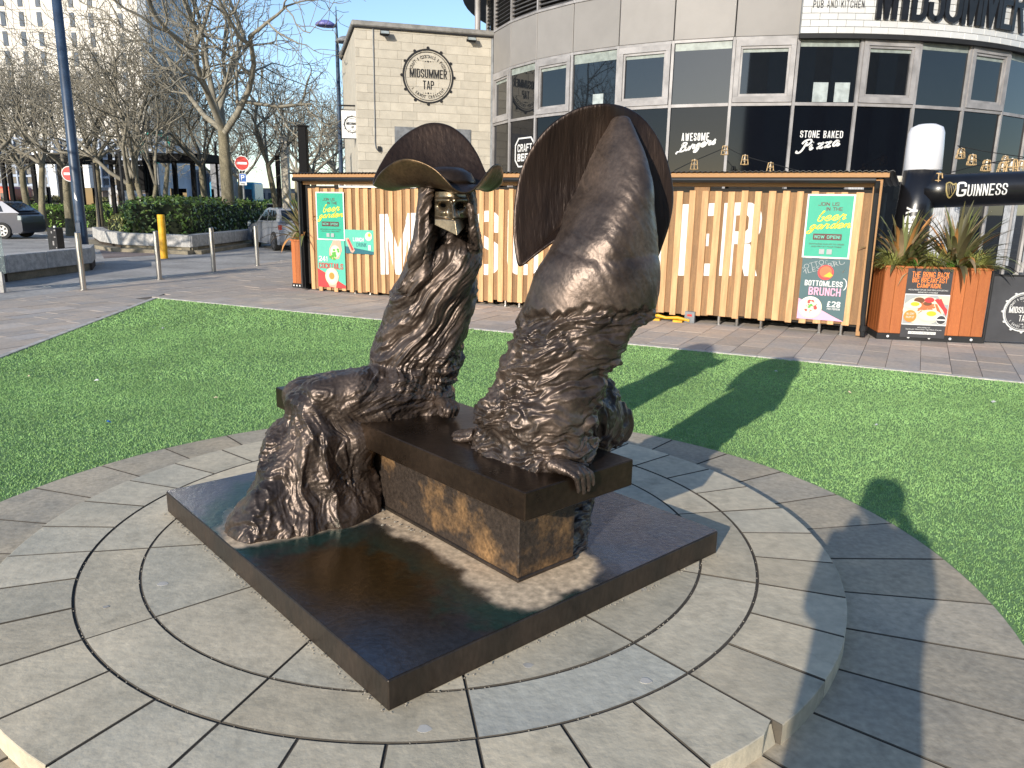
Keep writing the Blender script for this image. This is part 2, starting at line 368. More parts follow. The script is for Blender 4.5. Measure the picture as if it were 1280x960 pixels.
cells.sort(key=lambda q: q[0])
rest = MB()
for k, (d, P) in enumerate(cells):
    z = rs.uniform(-.002, .002)
    if k < 295: m = MB(); m.flat(P, -.03, z); m.build('paving_slab', M['pave'], pv)
    else: rest.flat(P, -.03, z)
tag(rest.build('paving_slabs_beyond', M['pave'], pv), kind='stuff')
ke = MB()
for P0, t, n, L in ((TC, tb, nb, 16), (TC, tl, nl, 13)):
    k = 0.
    while k < L:
        l = min(.9, L-k); a, b = P0+t*k, P0+t*(k+l-.006)
        ke.flat([tuple(a+n*.005), tuple(b+n*.005), tuple(b+n*.075), tuple(a+n*.075)], -.03, .008); k += .9
tag(ke.build('turf_edging_kerb', M['kerb']), kind='structure')

# stone dais: two low discs of fanned slabs
DC, LC = (-.39, 3.55), (-.3845, 3.41)
rA, rB, rU, rL, ZU = 1.552, 1.306, 1.907, 2.517, .0786
turf_poly = [tuple(TC), tuple(TC+tb*17), (9, -1), tuple(TC+tl*13.5)]
tm = MB(); tm.flat(turf_poly, -.03, -.004); tag(turf := tm.build('turf_base', M['turf']), kind='structure')
low = MB(); low.lathe([(rL-.01, -.03), (rL-.01, -.001)], (LC[0], LC[1], 0), 96); tag(low_o := low.build('stone_step', M['mortar']), kind='structure')
up = MB(); up.lathe([(rU-.03, .0), (rU-.03, ZU-.010)], (DC[0], DC[1], .0055), 96); tag(up_o := up.build('stone_dais', M['mortar']), kind='structure')
def wedge(name, c, r0, r1, a0, a1, z, h, gap, m, parent, n=5, chip=None, rim=False):
    """one fanned slab: an annular sector with worn arrises"""
    def ringpts(ins, zz):
        o = []
        for r, sgn in ((r0+ins, 1), (r1-ins, -1)):
            da = (gap/2+ins)/r; A = np.linspace(R(a0)+da, R(a1)-da, n)
            for a in (A if sgn > 0 else A[::-1]): o.append((c[0]+r*math.cos(a), c[1]+r*math.sin(a), zz))
        return o
    jit = rs.uniform(-.0012, .0012)
    top, sh, bot = ringpts(.003, z+jit), ringpts(0, z-.002+jit), ringpts(0, z-h)
    if chip:                                                       # a broken corner
        for L_ in (top, sh): L_[n] = tuple(np.array(L_[n])*.985+np.array([*c, L_[n][2]])*.015)
    k = 2*n; fs = [tuple(range(k))[::-1]]
    for o in (0, k): fs += [(o+i, o+(i+1) % k, o+k+(i+1) % k, o+k+i) for i in range(k)]
    mi = [0]+[0 if rim and n <= i < 2*n-1 else 1 for _ in (0, 1) for i in range(k)]
    q = MB().add(top+sh+bot, fs); q.mi = mi; q.build(name, [m, M['joint_dirt']], parent)
for k in range(36):
    wedge('slab', DC, rA+.0045, rU+rs.uniform(-.006, .006), 1.2+10*k, 11.2+10*k, ZU, ZU+.004, .0065, M['slab'], up_o, chip=(k == 30), rim=True)
    wedge('slab', LC, rU-.22, rL, 1.5+10*k, 11.5+10*k, .004, .03, .007, M['slab_low'], low_o, rim=True)
for k in range(12):
    wedge('slab', DC, rB+.0035, rA-.0035, 11.3+30*k, 41.3+30*k, ZU-.001, .05, .0055, M['slab_blue'] if k == 9 else M['slab'], up_o, n=12)
    wedge('slab', DC, .35, rB-.0035, 11.3+30*k, 41.3+30*k, ZU-.001, .05, .005, M['slab'], up_o, n=12)

# artificial turf pile: many short blades, one sheet nobody could count
def blades(n, y0, y1, x0, x1, hgt, wid):
    P = np.c_[np.random.uniform(x0, x1, n), np.random.uniform(y0, y1, n)]
    d = P-TC; ok = (d@nb < -.005) & (d@nl < -.005) & (np.hypot(P[:, 0]-LC[0], P[:, 1]-LC[1]) > rL+.012) & (np.abs(P[:, 0]) < .72*P[:, 1]+.3)
    P = P[ok]; n = len(P); a = np.random.uniform(0, 6.283, n); h = hgt*np.random.uniform(.6, 1.25, n); w = wid*np.random.uniform(.7, 1.3, n)
    ln_ = np.random.normal(0, 1.0, (n, 2))*h[:, None]; b = np.c_[np.cos(a), np.sin(a)]*w[:, None]/2; z0 = np.full(n, -.004)
    v = np.stack([np.c_[P-b, z0], np.c_[P+b, z0], np.c_[P+ln_+b*.5, h], np.c_[P+ln_-b*.5, h]], 1).reshape(-1, 3)
    tone = np.random.uniform(.82, 1.18, n)*(1+.12*fbm(np.c_[P*.9, z0], 3)+.2*noise(np.c_[P*14, z0])); return v, tone
parts = [blades(190000, 1.5, 4.2, -4.6, 3.6, .006, .0038), blades(290000, 4.2, 7, -6.5, 6, .006, .0048), blades(190000, 7, 10, -6.5, 7, .006, .0075), blades(60000, 10, 13.2, -6.5, 2, .007, .013)]
V = np.concatenate([p[0] for p in parts]); T = np.concatenate([p[1] for p in parts])
me = mesh_np('grass', V, np.arange(len(V)).reshape(-1, 4), mat('turf pile', (.285, .475, .178), .8, var=.1, scale=1.0, attr='tone', spec=.3))
ca = me.color_attributes.new('tone', 'FLOAT_COLOR', 'POINT'); c4 = np.repeat(np.c_[T*(.92+.16*np.random.rand(len(T))), T, T*.95, np.ones(len(T))], 4, 0); ca.data.foreach_set('color', c4.astype(np.float32).ravel())
tag(link('grass', me), kind='stuff')

# ------------------------------------------------------------------ bronze plinth and bench
E1, E2 = np.array([.74786, .66386, 0]), np.array([-.66386, .74786, 0])
PF = Fr((-.3752, 2.1442, 0), E1); BF = Fr((.0544, 2.6134, 0), E1)
ZP, ZB0, ZB1 = .1924, .5311, .6455
def bronze(name, col=(.070, .046, .034), col2=(.026, .018, .015), rough=.36, metal=.75, scale=5., bump=.0025, bscale=70, stretch=(1, 1, 1), rvar=.1, attr=None, scratch=0.):
    m = mat(name, col, rough, metal, scale=scale, col2=col2, bump=bump, bscale=bscale, stretch=stretch, rvar=rvar, attr=attr, fine=.2, detail=6)
    return m
M['bronze'] = bronze('dark bronze', (.125, .092, .073), (.048, .036, .030), .40, .6, bump=.0013); M['bronze_slab'] = bronze('bench bronze', (.062, .040, .026), (.036, .024, .016), .34, .7, 3, .0012, 40)
M['bronze_hat'] = bronze('hat bronze', (.046, .028, .019), (.024, .015, .011), .38, .6, 4, .0035, 60, (1, 1, .12))
M['bronze_hat'].node_tree.nodes['Mapping'].inputs['Rotation'].default_value = (0, R(38), 0)
M['bronze_brim'] = bronze('golden brim bronze', (.135, .087, .046), (.07, .047, .03), .34, .85, 5, .0016, 60)
M['bronze_mask'] = bronze('polished mask bronze', (.225, .175, .115), (.15, .115, .075), .30, .85, 6, .0006, 60)
M['bronze_edge'] = bronze('plinth side bronze', (.075, .055, .042), (.040, .034, .028), .42, .6, 4, .0015, 30, (1, 1, .4))
M['bronze_ped'] = mat('corroded pedestal bronze', (.29, .165, .072), .55, .35, scale=4.2, col2=(.046, .033, .025), bump=.004, bscale=50, fine=.4, detail=9, lo=.50, hi=.66)
M['crust'] = mat('lime crust', (.36, .32, .26), .9, scale=20)
ptop = thing('bronze_plinth', 'low flat rectangular bronze plinth under the bench and both statues', 'plinth', PF.O)
m = MB(PF); m.cbox(0, 1.8075, 0, 2.1085, ZU-.001, ZP-.004, .004); m.build('plinth_body', M['bronze_edge'], ptop)
nx, ny = 180, 210; a, b = np.meshgrid(np.linspace(.002, 1.8055, nx), np.linspace(.002, 2.1065, ny)); a, b = a.ravel(), b.ravel()
wob = fbm(np.c_[a*5, b*5, a*0], 4)*.07+fbm(np.c_[a*22, b*22, a*0+4], 3)*.018
dp = np.hypot(np.maximum(np.maximum(.745-a, a-1.062), 0), np.maximum(np.maximum(.218-b, b-1.30), 0))       # distance to the pedestal
hem_pts = np.array([(-1.185, 3.115), (-1.06, 3.15), (-.93, 3.22), (-.80, 3.29), (-.68, 3.38), (-.66, 3.60), (-.84, 3.82), (-1.06, 3.92), (-1.22, 3.88), (-1.30, 3.62), (-1.295, 3.38), (-1.25, 3.18)])
hq = crom(hem_pts, 8, True)-PF.O[:2]; hq = np.c_[hq@E1[:2], hq@E2[:2]]
hem = np.min(np.hypot(a[:, None]-hq[None, :, 0], b[:, None]-hq[None, :, 1]), 1)                                # distance to the robe of the left figure
wband = .12+.07*sm(.5, .15, b)-.09*sm(.95, 1.2, a)+.03*sm(1.1, 1.3, b)
dd = np.minimum(dp-wband, hem-.035)+wob*.8
crust = sm(.03, -.05, dd); teal = sm(.15, .03, np.abs(dd-.045)+.05*fbm(np.c_[a*14, b*14, a*0+7], 3))*sm(1.06, .7, a+.35*(1-sm(.2, .1, b)))*(1-crust)
pool = sm(.60, .14, np.hypot((a-.36)/1.1, (b-.70)*.85)+wob)*(1-crust)
base = (np.array([.15, .17, .21])*(1-.52*sm(1.5, 1.1, b)*sm(1.25, .85, a))[:, None])+.02*fbm(np.c_[a*3, b*3, a*0+9], 4)[:, None]  # blue-grey is the sky's reflection painted in, weaker near the front corner
base = base+np.array([.018, .002, -.010])*sm(.1, .5, fbm(np.c_[a*2.4, b*2.4, a*0+2], 4)+.25)[:, None]
colr = base*(1-pool[:, None])+np.array([.105, .060, .021])*pool[:, None]
colr = colr*(1-.8*teal[:, None])+np.array([.035, .115, .098])*.8*teal[:, None]
sand = np.array([.56, .43, .29])*(1+.35*fbm(np.c_[a*30, b*30, a*0], 3))[:, None]
colr = colr*(1-crust[:, None])+sand*crust[:, None]
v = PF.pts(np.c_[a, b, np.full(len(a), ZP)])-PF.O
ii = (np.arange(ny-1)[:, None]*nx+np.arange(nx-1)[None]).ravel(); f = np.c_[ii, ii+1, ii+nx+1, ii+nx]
def patina_sky_mat():
    m = bpy.data.materials.new('plinth top patina and painted sky'); m.use_nodes = True; N = m.node_tree.nodes; L = m.node_tree.links; P = N['Principled BSDF']
    at = N.new('ShaderNodeAttribute'); at.attribute_name = 'patina_sky'
    tc = N.new('ShaderNodeTexCoord'); no = N.new('ShaderNodeTexNoise'); no.inputs['Scale'].default_value = 45; no.inputs['Detail'].default_value = 6; L.new(tc.outputs['Object'], no.inputs['Vector'])
    r = N.new('ShaderNodeMapRange'); r.inputs[1].default_value = .3; r.inputs[2].default_value = .7; r.inputs[3].default_value = .78; r.inputs[4].default_value = 1.22; L.new(no.outputs[0], r.inputs[0])
    s = N.new('ShaderNodeVectorMath'); s.operation = 'SCALE'; L.new(at.outputs['Color'], s.inputs[0]); L.new(r.outputs[0], s.inputs['Scale']); L.new(s.outputs[0], P.inputs['Base Color'])
    q = N.new('ShaderNodeMapRange'); q.inputs[3].default_value = .25; q.inputs[4].default_value = .9; L.new(at.outputs['Alpha'], q.inputs[0]); L.new(q.outputs[0], P.inputs['Roughness'])
    w = N.new('ShaderNodeMapRange'); w.inputs[3].default_value = .7; w.inputs[4].default_value = 0; L.new(at.outputs['Alpha'], w.inputs[0]); L.new(w.outputs[0], P.inputs['Metallic'])
    bp = N.new('ShaderNodeBump'); bp.inputs['Distance'].default_value = .0012; L.new(no.outputs[0], bp.inputs['Height']); L.new(bp.outputs[0], P.inputs['Normal']); return m
me = mesh_np('plinth_top', v, f, patina_sky_mat())
ca = me.color_attributes.new('patina_sky', 'FLOAT_COLOR', 'POINT'); ca.data.foreach_set('color', np.c_[np.clip(colr, .004, 1), crust].astype(np.float32).ravel())
link('plinth_top', me, ptop)

bench = thing('bronze_bench', 'long bronze bench with thick slab seat on a blotchy corroded block', 'bench', BF.p(.3, 1, ZP))
m = MB(BF); m.cbox(0, .6048, 0, 2.0693, ZB0, ZB1, .004); m.build('seat_slab', M['bronze_slab'], bench)
KP = Fr((.0374, 2.8022, 0), E1)
m = MB(KP); m.cbox(0, .3168, 0, 1.0814, ZP+.001, ZB0-.001, .004); m.build('pedestal_block', M['bronze_ped'], bench)
m = MB(KP); m.cbox(-.008, .325, -.008, 1.09, ZP+.0005, ZP+.018, .004); m.build('base_trim', M['bronze_edge'], bench)
# ------------------------------------------------------------------ the two cloaked bronze figures
XA = np.array([1., 0, 0]); YA = np.array([0, 1., 0]); ZA = np.array([0, 0, 1.])
def loft(mb, rings, n=48, k=5, ex=2.4):
    """rings of (centre, half axis a, half axis b) swept into one closed skin"""
    A = np.array([np.r_[r[0], r[1], r[2]] for r in rings]); A = crom(A, k)
    t = np.linspace(0, 2*math.pi, n, endpoint=False); c = np.sign(np.cos(t))*np.abs(np.cos(t))**(2/ex); s = np.sign(np.sin(t))*np.abs(np.sin(t))**(2/ex)
    v = (A[:, None, :3]+c[None, :, None]*A[:, None, 3:6]+s[None, :, None]*A[:, None, 6:9]).reshape(-1, 3); m = len(A)
    fs = [(i*n+j, i*n+(j+1) % n, (i+1)*n+(j+1) % n, (i+1)*n+j) for i in range(m-1) for j in range(n)]
    fs += [tuple(range(n-1, -1, -1)), tuple((m-1)*n+j for j in range(n))]
    mb.add(v, fs, raw=True)
def vr(py, L, Rr, Y, hd, tilt=0.):
    """a level ring from its left and right silhouette at forward distance Y"""
    a, b = W(L, py, Y), W(Rr, py+tilt, Y); return ((a+b)/2, (b-a)/2, YA*hd)
def skin(mb, voxel=.009, smooth=4, sub=1):
    me = bpy.data.meshes.new('s'); me.from_pydata(mb.v, [], mb.f); o = bpy.data.objects.new('s', me); COL.objects.link(o)
    q = o.modifiers.new('r', 'REMESH'); q.mode = 'VOXEL'; q.voxel_size = voxel
    if smooth: q = o.modifiers.new('m', 'SMOOTH'); q.factor = .5; q.iterations = smooth
    if sub: q = o.modifiers.new('u', 'SUBSURF'); q.levels = sub; q.subdivision_type = 'CATMULL_CLARK'
    dg = bpy.context.evaluated_depsgraph_get(); e = o.evaluated_get(dg).to_mesh(); n = len(e.vertices)
    v = np.empty(n*3, np.float32); e.vertices.foreach_get('co', v); nn = np.empty(n*3, np.float32); e.vertices.foreach_get('normal', nn)
    f = np.empty(len(e.loops), np.int32); e.loops.foreach_get('vertex_index', f)
    assert len(e.loops) == 4*len(e.polygons)
    o.evaluated_get(dg).to_mesh_clear(); bpy.data.objects.remove(o); bpy.data.meshes.remove(me)
    return v.reshape(-1, 3).astype(float), nn.reshape(-1, 3).astype(float), f.reshape(-1, 4)
def solid(o, th, sub=1, off=-1, moff=0):
    q = o.modifiers.new('solid', 'SOLIDIFY'); q.thickness = th; q.offset = off; q.use_even_offset = False; q.material_offset = moff; q.material_offset_rim = moff
    if sub: q = o.modifiers.new('sub', 'SUBSURF'); q.levels = sub; q.render_levels = sub

M['eye_shade'] = mat('black void', (.002, .002, .002), 1., spec=0.)
# --- the figure that faces the camera, sitting with its legs over the near side
s1 = thing('statue', 'bronze seated statue with eye mask and curled tricorn, facing the camera', 'statue', W(530, 505, 3.8), 'masked bronze figures on the bench')
b = MB()
loft(b, [vr(524, 476, 574, 3.80, .17), vr(505, 474, 572, 3.80, .18), vr(480, 470, 572, 3.80, .19), vr(455, 463, 575, 3.80, .185), vr(430, 468, 578, 3.79, .18), vr(400, 481, 586, 3.78, .17),
         vr(370, 495, 597, 3.77, .165), vr(345, 505, 603, 3.76, .155), vr(328, 511, 604, 3.76, .14, -10), vr(318, 522, 603, 3.76, .12, -14), vr(311, 542, 596, 3.77, .08, -12)], ex=2.5)
loft(b, [vr(338, 534, 598, 3.74, .11), vr(318, 546, 597, 3.75, .10), vr(304, 555, 590, 3.76, .09), vr(290, 558, 584, 3.79, .07)])
loft(b, [vr(231, 524, 544, 3.66, .10), vr(260, 523, 544, 3.65, .10), vr(290, 519, 543, 3.64, .10), vr(312, 513, 541, 3.64, .10), vr(335, 505, 538, 3.66, .10), vr(362, 495, 534, 3.70, .09)], 32, 5, 4.5)
loft(b, [vr(236, 584, 594, 3.70, .12), vr(262, 585, 596, 3.69, .12), vr(288, 586, 599, 3.69, .11), vr(312, 588, 603, 3.72, .09)], 28, 5, 4)
loft(b, [vr(228, 525, 592, 3.84, .10), vr(270, 523, 594, 3.84, .11), vr(335, 512, 600, 3.84, .12)], 32, 5, 3)
# thighs under the cloak, two knees
def sw(px, py, Y, dirv, rh, rvz):
    d = np.array([*dirv, 0.]); d /= np.linalg.norm(d); return (W(px, py, Y), np.array([-d[1], d[0], 0])*rh, ZA*rvz)
loft(b, [sw(545, 486, 3.86, E1[:2], .17, .15), sw(500, 492, 3.74, E1[:2], .19, .16), sw(455, 496, 3.62, E1[:2], .17, .145), sw(412, 497, 3.52, E1[:2], .13, .115), sw(388, 500, 3.47, E1[:2], .085, .085), sw(380, 503, 3.45, E1[:2], .04, .045)])
loft(b, [sw(520, 480, 3.92, E1[:2], .15, .13), sw(450, 490, 3.82, E1[:2], .14, .12), sw(395, 494, 3.70, E1[:2], .12, .10), sw(366, 497, 3.62, E1[:2], .08, .08), sw(356, 500, 3.60, E1[:2], .035, .04)])
# the fall of the robe to the plinth
def pr(z, c, rad):                                              # a level ring with a free outline: rad(angle)
    return z, c, rad
tt = np.linspace(0, 2*math.pi, 60, endpoint=False)
def ringof(pts, n=60):
    c = pts.mean(0); P = crom(pts, 12, True); a = np.arctan2(P[:, 1]-c[1], P[:, 0]-c[0]); r = np.hypot(P[:, 0]-c[0], P[:, 1]-c[1]); o = np.argsort(a)
    return c, np.interp(tt, np.r_[a[o]-2*math.pi, a[o], a[o]+2*math.pi], np.r_[r[o], r[o], r[o]])[:n] if False else np.interp((tt+math.pi) % (2*math.pi)-math.pi, np.r_[a[o]-2*math.pi, a[o], a[o]+2*math.pi], np.r_[r[o], r[o], r[o]])
def ell(c, ax, ay, rot=0.):
    return np.array(c), 1/np.sqrt((np.cos(tt-rot)/ax)**2+(np.sin(tt-rot)/ay)**2)
hc, hr = ringof(hem_pts)
kc = (W(352, 505, 3.55)+W(448, 505, 3.55))[:2]/2
lev = [(ZP-.01, hc, hr*1.0), (ZP+.02, hc+np.array([.004, .004]), hr*.975), (.27, hc+np.array([.02, .03]), hr*.91), (.345, hc+np.array([.035, .05]), hr*.82), (.42, hc*.55+kc*.45, hr*.74*.6+ell(kc, .26, .17)[1]*.4*1.0), (.56, hc*.3+(kc+np.array([.05, .03]))*.7, hr*.25+ell(kc, .255, .17)[1]*.74), (.66, kc+np.array([.015, 0]), ell(kc, .20, .16)[1]), (.76, kc, ell(kc, .16, .14)[1]), (.80, kc, ell(kc, .10, .09)[1])]
A = crom(np.array([np.r_[z, c, r] for z, c, r in lev]), 6); n = len(tt); m = len(A)
v = np.stack([A[:, 1:2]+A[:, 3:]*np.cos(tt), A[:, 2:3]+A[:, 3:]*np.sin(tt), np.repeat(A[:, :1], n, 1)], -1).reshape(-1, 3)
b.add(v, [(i*n+j, i*n+(j+1) % n, (i+1)*n+(j+1) % n, (i+1)*n+j) for i in range(m-1) for j in range(n)]+[tuple(range(n-1, -1, -1)), tuple((m-1)*n+j for j in range(n))], raw=True)
loft(b, [vr(548, 432, 482, 3.84, .08), vr(600, 430, 480, 3.80, .09), vr(646, 424, 474, 3.72, .10)], 24)
v, nn, f = skin(b, .0085, 5, 1)
x, y, z = v.T
warp = np.c_[fbm(v*5, 2), fbm(v*5+31, 2), fbm(v*5+57, 2)]*.022
q = v+warp
an = R(50)+.35*sm(.9, .65, z)*-1.2
al = np.c_[np.cos(an)*(q[:, 0]+.4*(q[:, 1]-3.7))+np.sin(an)*q[:, 2], -np.sin(an)*(q[:, 0]+.4*(q[:, 1]-3.7))+np.cos(an)*q[:, 2]]
def terr(f_, k): t = f_*k; i = np.floor(t); return (i+sm(.62, 1., t-i))/k
rough = sm(-.25, .45, fbm(v*4.2+11, 2))                              # patches of scraped plaster between smoother cloth
tor = .030*ridge(np.c_[al[:, 1]*6.2, al[:, 0]*.9, q[:, 1]*1.2], 1)+.014*ridge(np.c_[al[:, 1]*15, al[:, 0]*2.2, q[:, 1]*3], 1)+.014*terr(fbm(np.c_[al[:, 1]*9, al[:, 0]*2.2, q[:, 1]*4]+5, 3), 2)+.006*ridge(np.c_[al[:, 1]*42, al[:, 0]*3.2, q[:, 1]*6], 1)+.003*ridge(np.c_[al[:, 1]*95, al[:, 0]*8, q[:, 1]*10], 1)+.006*rough*ridge(np.c_[al[:, 1]*40, al[:, 0]*7, q[:, 1]*9], 2)-.022
xk, zk = -.98, 1.12
th = np.arctan2(q[:, 0]-xk+.35*(q[:, 1]-3.5), zk-q[:, 2])+.10*fbm(v*3.1, 2)
rob = .036*ridge(np.c_[th*2.9, q[:, 2]*.9, q[:, 1]*1.5], 1)+.017*(.35+rough)*ridge(np.c_[th*6.5, q[:, 2]*1.5, q[:, 1]*3]+3, 1)+.018*terr(fbm(np.c_[th*4.5, q[:, 2]*3.0, q[:, 1]*5]+9, 3), 2)+.0045*(.3+.9*(1-rough))*ridge(np.c_[th*19+2*fbm(q*6, 2), q[:, 2]*3.5, q[:, 1]*7]+8, 1)+.007*rough*ridge(np.c_[q[:, 0]*22, q[:, 2]*15, q[:, 1]*22], 2)+.0015*ridge(np.c_[th*44, q[:, 2]*6, q[:, 1]*12]+8, 1)-.022
lap = .012*terr(fbm(q*7, 2), 3)+.004*rough*fbm(q*22, 2)-.002
hood = .005*terr(fbm(np.c_[q[:, 0]*16, q[:, 1]*12, q[:, 2]*7], 2), 3)+.003*fbm(np.c_[q[:, 0]*50, q[:, 1]*40, q[:, 2]*14], 2)
wt = sm(-.80, -.66, x)*sm(.62, .74, z); wl = sm(.60, .82, z)*(1-sm(-.80, -.66, x)); wh = sm(1.34, 1.44, z)*np.clip(sm(-.40, -.44, x)+sm(-.24, -.20, x)+sm(3.72, 3.8, y), 0, 1)
d = tor*wt+(1-wt)*((1-wl)*rob+wl*lap); d = d*(1-wh)+hood*wh
crumb = sm(.66, .72, z)*sm(1.02, .85, z)*sm(-.62, -.5, x)
d += crumb*(.018*terr(fbm(np.c_[q[:, 0]*6, q[:, 1]*6, q[:, 2]*20], 3), 2)+.010*ridge(np.c_[q[:, 0]*6, q[:, 1]*6, q[:, 2]*22], 1)-.008)
d += (.0012+.0022*rough)*fbm(np.c_[al[:, 1]*70, al[:, 0]*28, q[:, 1]*40], 2)*(1-.6*wl)
v2 = v+nn*d[:, None]; v2[:, 2] = np.maximum(v2[:, 2], ZP-.006)
off = np.array(wloc(s1)[:])
link('cloak', mesh_np('cloak', v2-off, f, M['bronze'], True), s1)

# mask: brow, eye sockets, nose and the jutting creased chin plate
ns, nv = 64, 72; S_, V_ = np.meshgrid(np.linspace(0, 1, ns), np.linspace(0, 1, nv)); S_, V_ = S_.ravel(), V_.ravel()
mx_ = 543.4+S_*42.8; yb_ = np.interp(S_, [0, .655, 1], [281, 294.5, 277]); my_ = 239.5+V_*(yb_-239.5); gs = lambda u: np.exp(-u*u)
md = .035-.075*(S_-.52)**2*2.2-.075*np.clip(S_-.58, 0, 1)
md = md+.014*gs((my_-250.5)/3.2)*(1-.5*gs((mx_-566)/3))-.034*gs((mx_-553.8)/5.4)*gs((my_-257.2)/3.6)-.034*gs((mx_-575.2)/5.0)*gs((my_-257.6)/3.6)
nx_c = 565.5+(my_-252)*.12; nose = sm(250, 256, my_)*(.016+.040*np.clip((my_-252)/20, 0, 1))*(1-sm(272.2, 274.2, my_)); md = md+nose*gs((mx_-nx_c)/(2.6+2.2*np.clip((my_-252)/20, 0, 1)))
md = md+.012*gs((mx_-554)/5)*gs((my_-266)/5)+.010*gs((mx_-577)/4)*gs((my_-266)/5)
plate = sm(272.5-.10*np.abs(mx_-569), 275.5, my_-.0*mx_+.04*(569-mx_)); cr = 569+(my_-275)*.14
md = md*(1-plate)+plate*(.066+.012*(my_-274)/20-.0022*np.abs(mx_-cr)*np.where(mx_ > cr, 4.2, .8))
mvv = np.array([W(a_, b_, 3.555-c_) for a_, b_, c_ in zip(mx_, my_, md)]); ii = (np.arange(nv-1)[:, None]*ns+np.arange(ns-1)[None]).ravel()
mk = link('mask', mesh_np('mask', mvv-np.array(wloc(s1)[:]), np.c_[ii, ii+ns, ii+ns+1, ii+1], M['bronze_mask'], True), s1); solid(mk, .006, 0)
for c in ((554.3, 256.9), (574.3, 257.4)):
    eb = MB(); P = [W(c[0]+4.0*math.cos(a), c[1]+2.1*math.sin(a), 3.546) for a in np.linspace(0, 2*math.pi, 14, endpoint=False)]
    Q = [p+np.array([0, .05, 0]) for p in P]; eb.add(P+Q, [tuple(range(14))]+[(i, (i+1) % 14, 14+(i+1) % 14, 14+i) for i in range(14)], raw=True); eb.build('eye_plug', M['eye_shade'], mk)  # solid black plug, the hole's shade is put into its colour

# tricorn: one continuous brim that stands up behind and curls into two lobes in front
rim = [(466, 231, 3.70), (472, 219, 3.60), (483, 208, 3.53), (497, 199.5, 3.49), (511, 197.5, 3.46), (528, 202, 3.44), (544, 211, 3.42), (557, 224, 3.41), (568, 236, 3.41), (580, 241, 3.42), (591, 238, 3.44),
       (600, 229, 3.47), (608, 217, 3.50), (617, 206, 3.55), (625, 205, 3.61), (629, 214, 3.68), (627, 229, 3.75), (614, 226, 3.84), (606, 212, 3.90), (597, 192, 3.95), (582, 171, 3.99), (561, 156, 4.01), (536, 153, 4.01), (511, 164, 3.98), (490, 182, 3.93), (475, 205, 3.84), (467, 222, 3.77)]
RP = crom([W(*q) for q in rim], 4, True); n = len(RP); cc = W(556, 230, 3.72)
ang = np.array([math.atan2(p[1]-cc[1], p[0]-cc[0]) for p in RP])
CR = np.stack([cc[0]+.135*np.cos(ang), cc[1]+.13*np.sin(ang), np.full(n, cc[2])], -1)
fr_ = np.array([sm(3.78, 3.9, p[1]) for p in RP])
rows = []
for t in np.linspace(0, 1, 9):
    zt = t**2.1*(1-fr_)+t**1.25*fr_; xy = t**.9*(1-fr_)+t**.85*fr_
    rows.append(np.c_[CR[:, :2]+(RP[:, :2]-CR[:, :2])*xy[:, None], CR[:, 2]+(RP[:, 2]-CR[:, 2])*zt-.030*math.sin(math.pi*t)*(1-fr_)])
V = np.concatenate(rows); F = [(i*n+j, i*n+(j+1) % n, (i+1)*n+(j+1) % n, (i+1)*n+j) for i in range(8) for j in range(n)]
hb = MB(); hb.add(V, F, raw=True); hat1 = hb.build('hat', [M['bronze_brim'], M['bronze_hat']], s1, True); solid(hat1, .011, 1, 0, 1); hat1.modifiers['solid'].material_offset_rim = 0  # rim takes the golden bronze as a painted highlight
cm = MB(); cm.lathe([(.138, 0), (.134, .03), (.115, .062), (.075, .085), (.01, .092)], (cc[0]+.01, cc[1], cc[2]-.012), 32); cm.build('hat_crown', M['bronze_slab'], hat1, True)

def hand(parent, wrist, knuckles, tips, mids, thumb, palm_r=.022, fr=.0095):
    m = MB(); k = np.array(knuckles); c = k.mean(0)
    for a in k: m.tube([wrist, (np.array(wrist)+a)/2+ZA*.004, a], [palm_r, palm_r*.85, fr*1.35], 10)
    m.tube(list(k), [fr*1.3]*len(k), 10)
    for a, md, t in zip(k, mids, tips):
        m.tube(crom([a, md, t], 5), np.r_[np.linspace(fr*1.15, fr, 6), np.linspace(fr, fr*.82, 5)], 10)
        m.lathe([(fr*.2, -fr), (fr*.85, -fr*.4), (fr*.85, fr*.4), (fr*.2, fr)], t, 10)
    m.tube(crom(thumb, 4), np.linspace(fr*1.4, fr*.95, 4*(len(thumb)-1)+1), 10)
    v, nn, f = skin(m, .0045, 3, 1); v = v+nn*(.0015*fbm(v*70, 2))[:, None]
    return link('hand', mesh_np('hand', v-np.array(wloc(parent)[:]), f, M['bronze'], True), parent)
# left figure's fist resting on the seat, fingers curled under
w0 = W(550, 503, 3.66); B_ = lambda px, py, Y: W(px, py, Y)
hand(s1, w0, [B_(557, 506, 3.57), B_(561, 508, 3.58), B_(566, 507, 3.60), B_(570, 506, 3.62)],
     [B_(556, 518, 3.53), B_(560, 520, 3.53), B_(565, 520, 3.55), B_(570, 518, 3.57)], [B_(557, 511, 3.53), B_(562, 512, 3.53), B_(567, 511, 3.55), B_(572, 509, 3.58)],
     [B_(552, 508, 3.60), B_(551, 515, 3.56), B_(554, 520, 3.53)], .03, .013)

